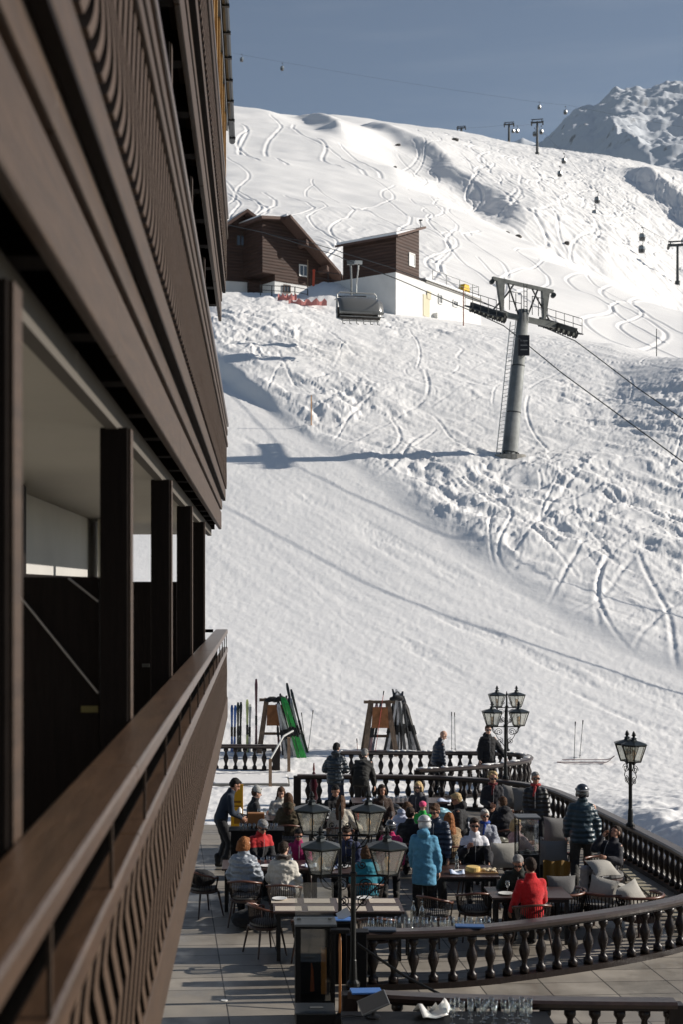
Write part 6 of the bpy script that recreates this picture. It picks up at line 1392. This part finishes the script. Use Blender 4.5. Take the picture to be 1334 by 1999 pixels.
for k, (px, tl_, col, L_) in enumerate(((553, -6, (.03, .03, .035), 1.85), (558, -9, (.4, .4, .4), 1.75), (575, -14, (.02, .02, .02), 2.0), (583, -16, (.03, .30, .05), 2.0), (590, -17, (.04, .42, .08), 2.0), (596, -19, (.04, .45, .09), 1.95), (578, -19, (.62, .63, .6), 1.8), (566, -13, (.06, .06, .06), 1.7), (545, -4, (.10, .02, .02), 1.6), (600, -15, (.02, .03, .02), 2.1), (570, -16, (.30, .30, .30), 1.7), (561, -11, (.02, .02, .02), 1.6), (587, -12, (.015, .02, .015), 2.25))):
    what = 'green' if col[1] > .25 and col[0] < .1 else ('pale' if col[0] > .25 else 'dark')
    ski('%s ski leaning left against the left rack, number %s outward from its leg' % (what, ('one', 'two', 'three', 'four', 'five', 'six', 'seven', 'eight', 'nine', 'ten', 'eleven', 'twelve', 'thirteen')[k]), px, (42.5 if col[1] > .25 else 43.0)+.03*k, tl_, -4, col, L_, 6)
rr = random.Random(9)
for k in range(44):
    px = 748+k*1.62+rr.uniform(-2, 2); dk = rr.random(); col = (.03, .03, .032) if dk < .42 else ((.55, .55, .56) if dk < .76 else (.12, .11, .10)); ti = -(px-774)*.42+rr.uniform(-2.5, 2.5)
    ski('%s ski in the dense bundle leaning on the right rack' % ('black' if dk < .42 else ('grey white' if dk < .76 else 'brown grey')), px+4, 42.9+rr.uniform(0, .7), ti, rr.uniform(-25, 25), col, (1.65, 1.8, 1.95)[k % 3], rr.uniform(2, 8), group='%s skis bundled on the right rack' % ('black' if dk < .42 else ('grey white' if dk < .76 else 'brown grey')))
for k, (px, ti) in enumerate(((716, 12), (722, 9), (726, 11))): ski('patterned ski leaning right on the left leg of the right rack, %s' % ('leftmost', 'middle', 'nearest the board')[k], px, 42.9, ti, 0, ((.16, .13, .14), (.35, .20, .20), (.12, .12, .14))[k], 1.7, 5)
def ski_pole(label, px, D, lean, h=1.15, col=None, dz=0, rake=0):
    p = gnd(px, D, dz); r = thing('ski_pole', label, 'ski pole', p, 0, 'ski poles stuck in the snow'); r.rotation_euler = (R(-rake), R(lean), 0)
    MB().tube([(0, 0, -.05), (0, 0, h)], .009, 6).build('shaft', col or METAL_D, r); MB().tube([(0, 0, h-.12), (0, 0, h+.01)], [.014, .019], 7).build('grip', BLKP, r); MB().lathe([(.045, .06), (.01, .075)], n=10).build('basket', BLKP, r)
ski_pole('left ski pole of the pair standing alone in the snow before the far right lamp', 1122, 42.4, 2); ski_pole('right ski pole of the lone pair beside the skis lying on the snow', 1133, 42.6, 5)
ski_pole('left of two thin poles behind the balustrade between the bald man and black jacket', 883, 43.5, 0, 1.2); ski_pole('right of two thin poles behind the balustrade between the standing men', 890, 43.4, -1, 1.2)
ski_pole('pole leaning out at the right of the green skis', 601, 43.6, 7, 1.25); ski_pole('second pole leaning beside the green skis', 597, 43.5, -7, 1.2); ski_pole('ski pole with red grip sticking up above the right rack', 733, 42.9, 8, 2.0, mat('red pole', (.55, .12, .10), .4)); ski_pole('ski pole left of the right rack with dark red basket', 700, 43.0, -4, .5, mat('red pole', (.55, .12, .10), .4))
for k, px in enumerate((1124, 1136)):
    p = gnd(px, 42.0, .03); col = (.10, .03, .03); o = bpy.data.objects.new('ski', ski_mesh(1.6).mesh('ski', mat('wine ski', (.14, .05, .05), .35))); C.objects.link(o); o.location = (p.x-.55, p.y+.1*k, p.z+.05*k); o.rotation_euler = (R(-90), 0, R(-90+8*k)); o.rotation_euler = Euler((R(90), 0, R(90-8+10*k)), 'XYZ'); tag(o, ('front' if k == 0 else 'rear')+' ski lying flat on the snow beside the lone pole pair', 'ski')

wb = thing('waste_box', 'low black box with a metal lid right in front of the menu stand', 'box', pos(614, 16.6)); MB().box((0, 0, .26), (.46, .40, .52)).build('body', BLKP, wb, bevel=.006); MB().box((0, 0, .532), (.48, .42, .02)).build('lid', mat('dark lid metal', (.04, .045, .05), .35, .5), wb, bevel=.003)
MB().box((.02, 0, .548), (.16, .05, .01)).build('handle', METAL, wb)
for px, py_, D, lab in ((530, 1.62, 43.3, 'black gloves and jacket heaped on top of the left ski rack'), (548, 1.66, 43.2, 'second dark heap of clothing on the left rack beside the green skis'), (776, 1.72, 42.9, 'black helmet and gloves on the tips of the right ski bundle')):
    g_ = MB(); g_.ell((0, 0, .08), (.17, .12, .09)); g_.ell((.1, .02, .05), (.12, .1, .08)); g_.ell((-.12, 0, .04), (.11, .09, .07)); o = remesh(g_, .02, 'clothing_heap', cloth((.012, .012, .014)), None, 1, .012, 90+px); p = gnd(px, D); o.location = (p.x, p.y, p.z+py_-.02); tag(o, lab, 'clothing')
# pole-like stair rail descending in front of the curved balustrade
r = thing('handrail', 'thin dark handrail slanting down in front of the left end of the curved balustrade', 'handrail', (0, 0, 0))
MB().tube([(GX(698, 18.6), 18.6, FL+.80), (GX(790, 18.3), 18.3, FL+.45), (GX(865, 18.2), 18.2, FL+.22)], .02, 8).build('rail', IRON, r); MB().tube([(GX(865, 18.2), 18.2, FL), (GX(865, 18.2), 18.2, FL+.23)], .018, 8).build('post', IRON, r)

sn = MB().bb(-3.15, .9, 38.75, 41.85, FL+.077, FL+.10).build('step_snow', SNOW, bevel=.01); struct(sn)

rr = random.Random(21)
for k in range(16):
    px = 556+k*2.8; dk = rr.random(); ti = -(px-548)*.36+rr.uniform(-2, 2); nm = 'black' if dk < .45 else ('silver' if dk < .8 else 'dark green')
    ski('%s ski in the packed row right of the left rack board' % nm, px, 42.95+rr.uniform(0, .5), ti, rr.uniform(-25, 25), {'black': (.02, .02, .022), 'silver': (.48, .48, .47), 'dark green': (.02, .10, .03)}[nm], (1.55, 1.7, 1.85)[k % 3], rr.uniform(2, 8), group='%s skis packed on the left rack' % nm)
for k, (px, D, zz, col, w_, lab) in enumerate(((968, 26.9, .62, (.10, .095, .07), .30, 'khaki grey ski jacket draped over a chair below the curly blond woman'), (905, 28.6, .60, (.55, .56, .60), .24, 'white quilted jacket heaped at the table left of the curly blond woman'), (770, 30.6, .62, (.012, .012, .014), .26, 'black coat thrown over a chair by the back rail table'), (1060, 26.9, .5, (.015, .015, .018), .28, 'black coat lying on the lounge seat behind the patio heater'), (860, 29.9, .62, (.22, .42, .50), .22, 'pale blue jacket over a chair beside the blond woman at the back table'))):
    g_ = MB(); q = random.Random(k)
    for _ in range(6): g_.ell((q.uniform(-w_, w_)*.6, q.uniform(-.1, .1), q.uniform(-.12, .14)), (q.uniform(.10, .18), q.uniform(.08, .13), q.uniform(.08, .16)))
    g_.cap((-w_, 0, .05), .06, (-w_*.9, -.08, -.30), .045); g_.cap((w_, 0, .05), .06, (w_*.9, -.08, -.28), .045)
    o = remesh(g_, .02, 'draped_jacket', cloth(col, 'shiny'), None, 2, .014, 120+k); o.location = pos(px, D, FL+zz); tag(o, lab, 'jacket')
